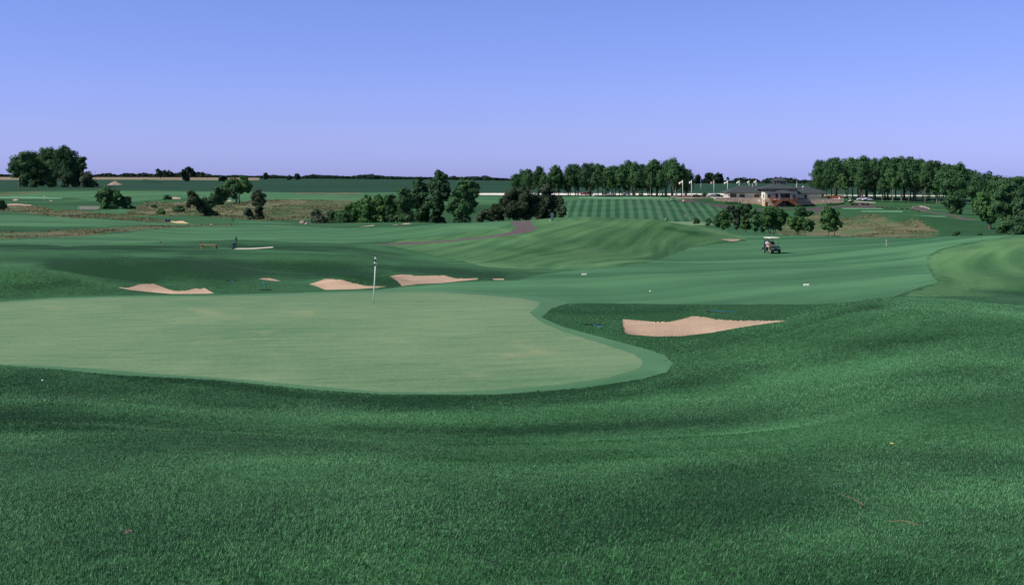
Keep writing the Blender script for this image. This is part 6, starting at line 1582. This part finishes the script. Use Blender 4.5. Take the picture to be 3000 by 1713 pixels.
# vehicles
def car(loc, rz, col, lab, group='cars in the parking lot'):
    e = empty('parked_car', loc, rz); tag(e, lab, 'car', group)
    MB().prism([(-2.2, 0.25), (-2.25, 0.62), (-2.1, 0.82), (-1.2, 0.90), (1.5, 0.92), (2.15, 0.82), (2.22, 0.5), (2.2, 0.25)], 'Y', -0.87, 0.87).build('body', M[col], e, bevel=0.08, seg=2)
    c = MB().prism([(-1.25, 0.88), (-0.55, 1.38), (0.85, 1.40), (1.55, 0.90)], 'Y', -0.74, 0.74).build('cabin', M[col], e, bevel=0.05)
    MB().prism([(-1.08, 0.93), (-0.55, 1.30), (0.82, 1.32), (1.32, 0.93)], 'Y', -0.765, 0.765).build('side_window', M['glass'], c)
    for x in (-1.4, 1.35):
        for y in (-0.82, 0.82):
            w = MB().lathe([(0.2, -0.1), (0.33, -0.1), (0.33, 0.1), (0.2, 0.1)], 16, (x, y, 0.33), 'Y').build('wheel', M['black'], e); MB().lathe([(0.03, -0.105), (0.19, -0.108), (0.19, 0.108), (0.03, 0.105)], 10, (x, y, 0.33), 'Y').build('rim', M['rim'], w)
    for y in (-0.6, 0.6): MB().box((-2.2, y, 0.66), (0.1, 0.3, 0.14)).build('headlight', M['lamp'], e)
for px, d, rz, col, lab in [(2085, 528, 0.15, 'carsilver', "silver car parked left of the clubhouse porch columns"), (2102, 536, 0.0, 'cardark', "dark car partly hidden by the terrace corner beside the silver car"), (2096, 548, 0.1, 'carwhite', "white car in the row behind the silver one"),
                        (2070, 545, 2.9, 'carsilver', "second silver car, farther left and behind the dark bush"), (1712, 575, 0.1, 'carred', "reddish car seen between the trunks of the left grove"), (1726, 577, 3.1, 'cardark', "dark car right beside the reddish one behind the left grove"),
                        (1776, 574, 0.0, 'cardark', "dark blue car behind the middle of the left grove"), (1793, 572, 0.05, 'carwhite', "white car with a lit roof behind the middle of the left grove"), (1835, 576, 0.1, 'carsilver', "silver car farthest right behind the left grove"),
                        (2525, 512, 0.05, 'carwhite', "white car parked at the left of the pair beyond the terrace"), (2541, 511, 0.08, 'carwhite', "white car parked at the right of the pair beyond the terrace")]:
    car(at(px, d), rz, col, lab)
hero_tree(2044, 578, 500, 560, [(2035, 573, 4), (2042, 572, 5), (2050, 574, 4.5), (2060, 571, 5), (2066, 568, 5), (2063, 575, 5)], "dark spreading juniper between the parking lot and the silver car", 'leaf_dark', 1300, 0.35, 0.08, name='bush', cat='bush', trunk=False, d=520)
M['greencart'] = plain("green_cart_paint", (0.03, 0.14, 0.06), 0.35)
golf_cart(hit(1970, 589, 440, 480), R(60), "green golf cart with a cream roof at the top of the striped slope", body='greencart', far=True)
golf_cart(at(2491, 500), R(-40), "dark golf cart with a white roof right of the terrace", roof='white', far=True)
# kerbs
def kerb(pts, lo, hi, lab):
    P_ = [hit(x, y, lo, hi) for x, y in pts]; o0 = P_[0]; mb = MB()
    for a_, b2 in zip(P_[:-1], P_[1:]):
        d_ = b2 - a_; mb.box(tuple((a_ + b2) / 2 - o0 + Vector((0, 0, 0.10))), (d_.xy.length + 0.05, 0.35, 0.30), rz=math.atan2(d_.y, d_.x), ry=-math.atan2(d_.z, d_.xy.length))
    o = mb.build('kerb', M['concrete'], None, o0); tag(o, lab, 'kerb', 'pale concrete kerbs')
kerb([(2500, 590), (2532, 592.3), (2565, 594.5)], 460, 520, "pale concrete kerb in front of the pair of white cars")
kerb([(2675, 607), (2693, 605), (2708, 606.5), (2723, 612.5)], 400, 520, "curved pale kerb round the end of the dark path at the right")
# bench behind the many stemmed tree
P_ = hit(2240, 688.5, 170, 240); e = empty('bench', (P_.x, P_.y + 6, ground(P_.x, P_.y + 6))); tag(e, "far orange brown plank bench beside the many stemmed tree", 'bench')
MB().box((0, 0, 0.52), (1.9, 0.4, 0.1)).build('seat', M['wood'], e)
for x in (-0.8, 0.8): MB().box((x, 0, 0.22), (0.12, 0.3, 0.5)).build('leg', M['wood'], e)
P_ = hit(2500, 606, 440, 500); e = empty('bench', P_); tag(e, "tiny yellow brown bench on the dark path right of the terrace", 'bench')
MB().box((0, 0, 0.45), (2.2, 0.5, 0.12)).build('seat', M['wood'], e)
for x in (-0.9, 0.9): MB().box((x, 0, 0.2), (0.12, 0.4, 0.4)).build('leg', M['wood'], e)
# players on the practice green
person(at(1948, 396), R(75), standing(0.15), 'shirt_white', 'khaki', "distant player in white at the left edge of the practice green", cap='white')
person(at(2007.5, 415), R(20), standing(0.08), 'shirt_red', 'shirt_white', "distant player in dark red top and white trousers behind the practice green")
person(at(2032, 418), R(-60), standing(0.1), 'shirt_dark', 'shirt_dark', "distant dark clothed player with a white cap by the brownish sapling", cap='white')
# post box by the left grove
e = empty('tee_sign', at(1738, 505)); tag(e, "small pale sign block at the edge of the lawn before the left grove", 'sign'); MB().box((0, 0, 0.5), (0.5, 0.3, 1.1)).build('stone_post', M['concrete'], e, bevel=0.04); MB().box((0, 0, 0.05), (2.2, 0.8, 0.12)).build('mulch_pad', M['gravel'], e)

for i, pr in enumerate(PROTO):
    if i not in USED:
        for c in list(pr.children): bpy.data.objects.remove(c)
        bpy.data.objects.remove(pr)
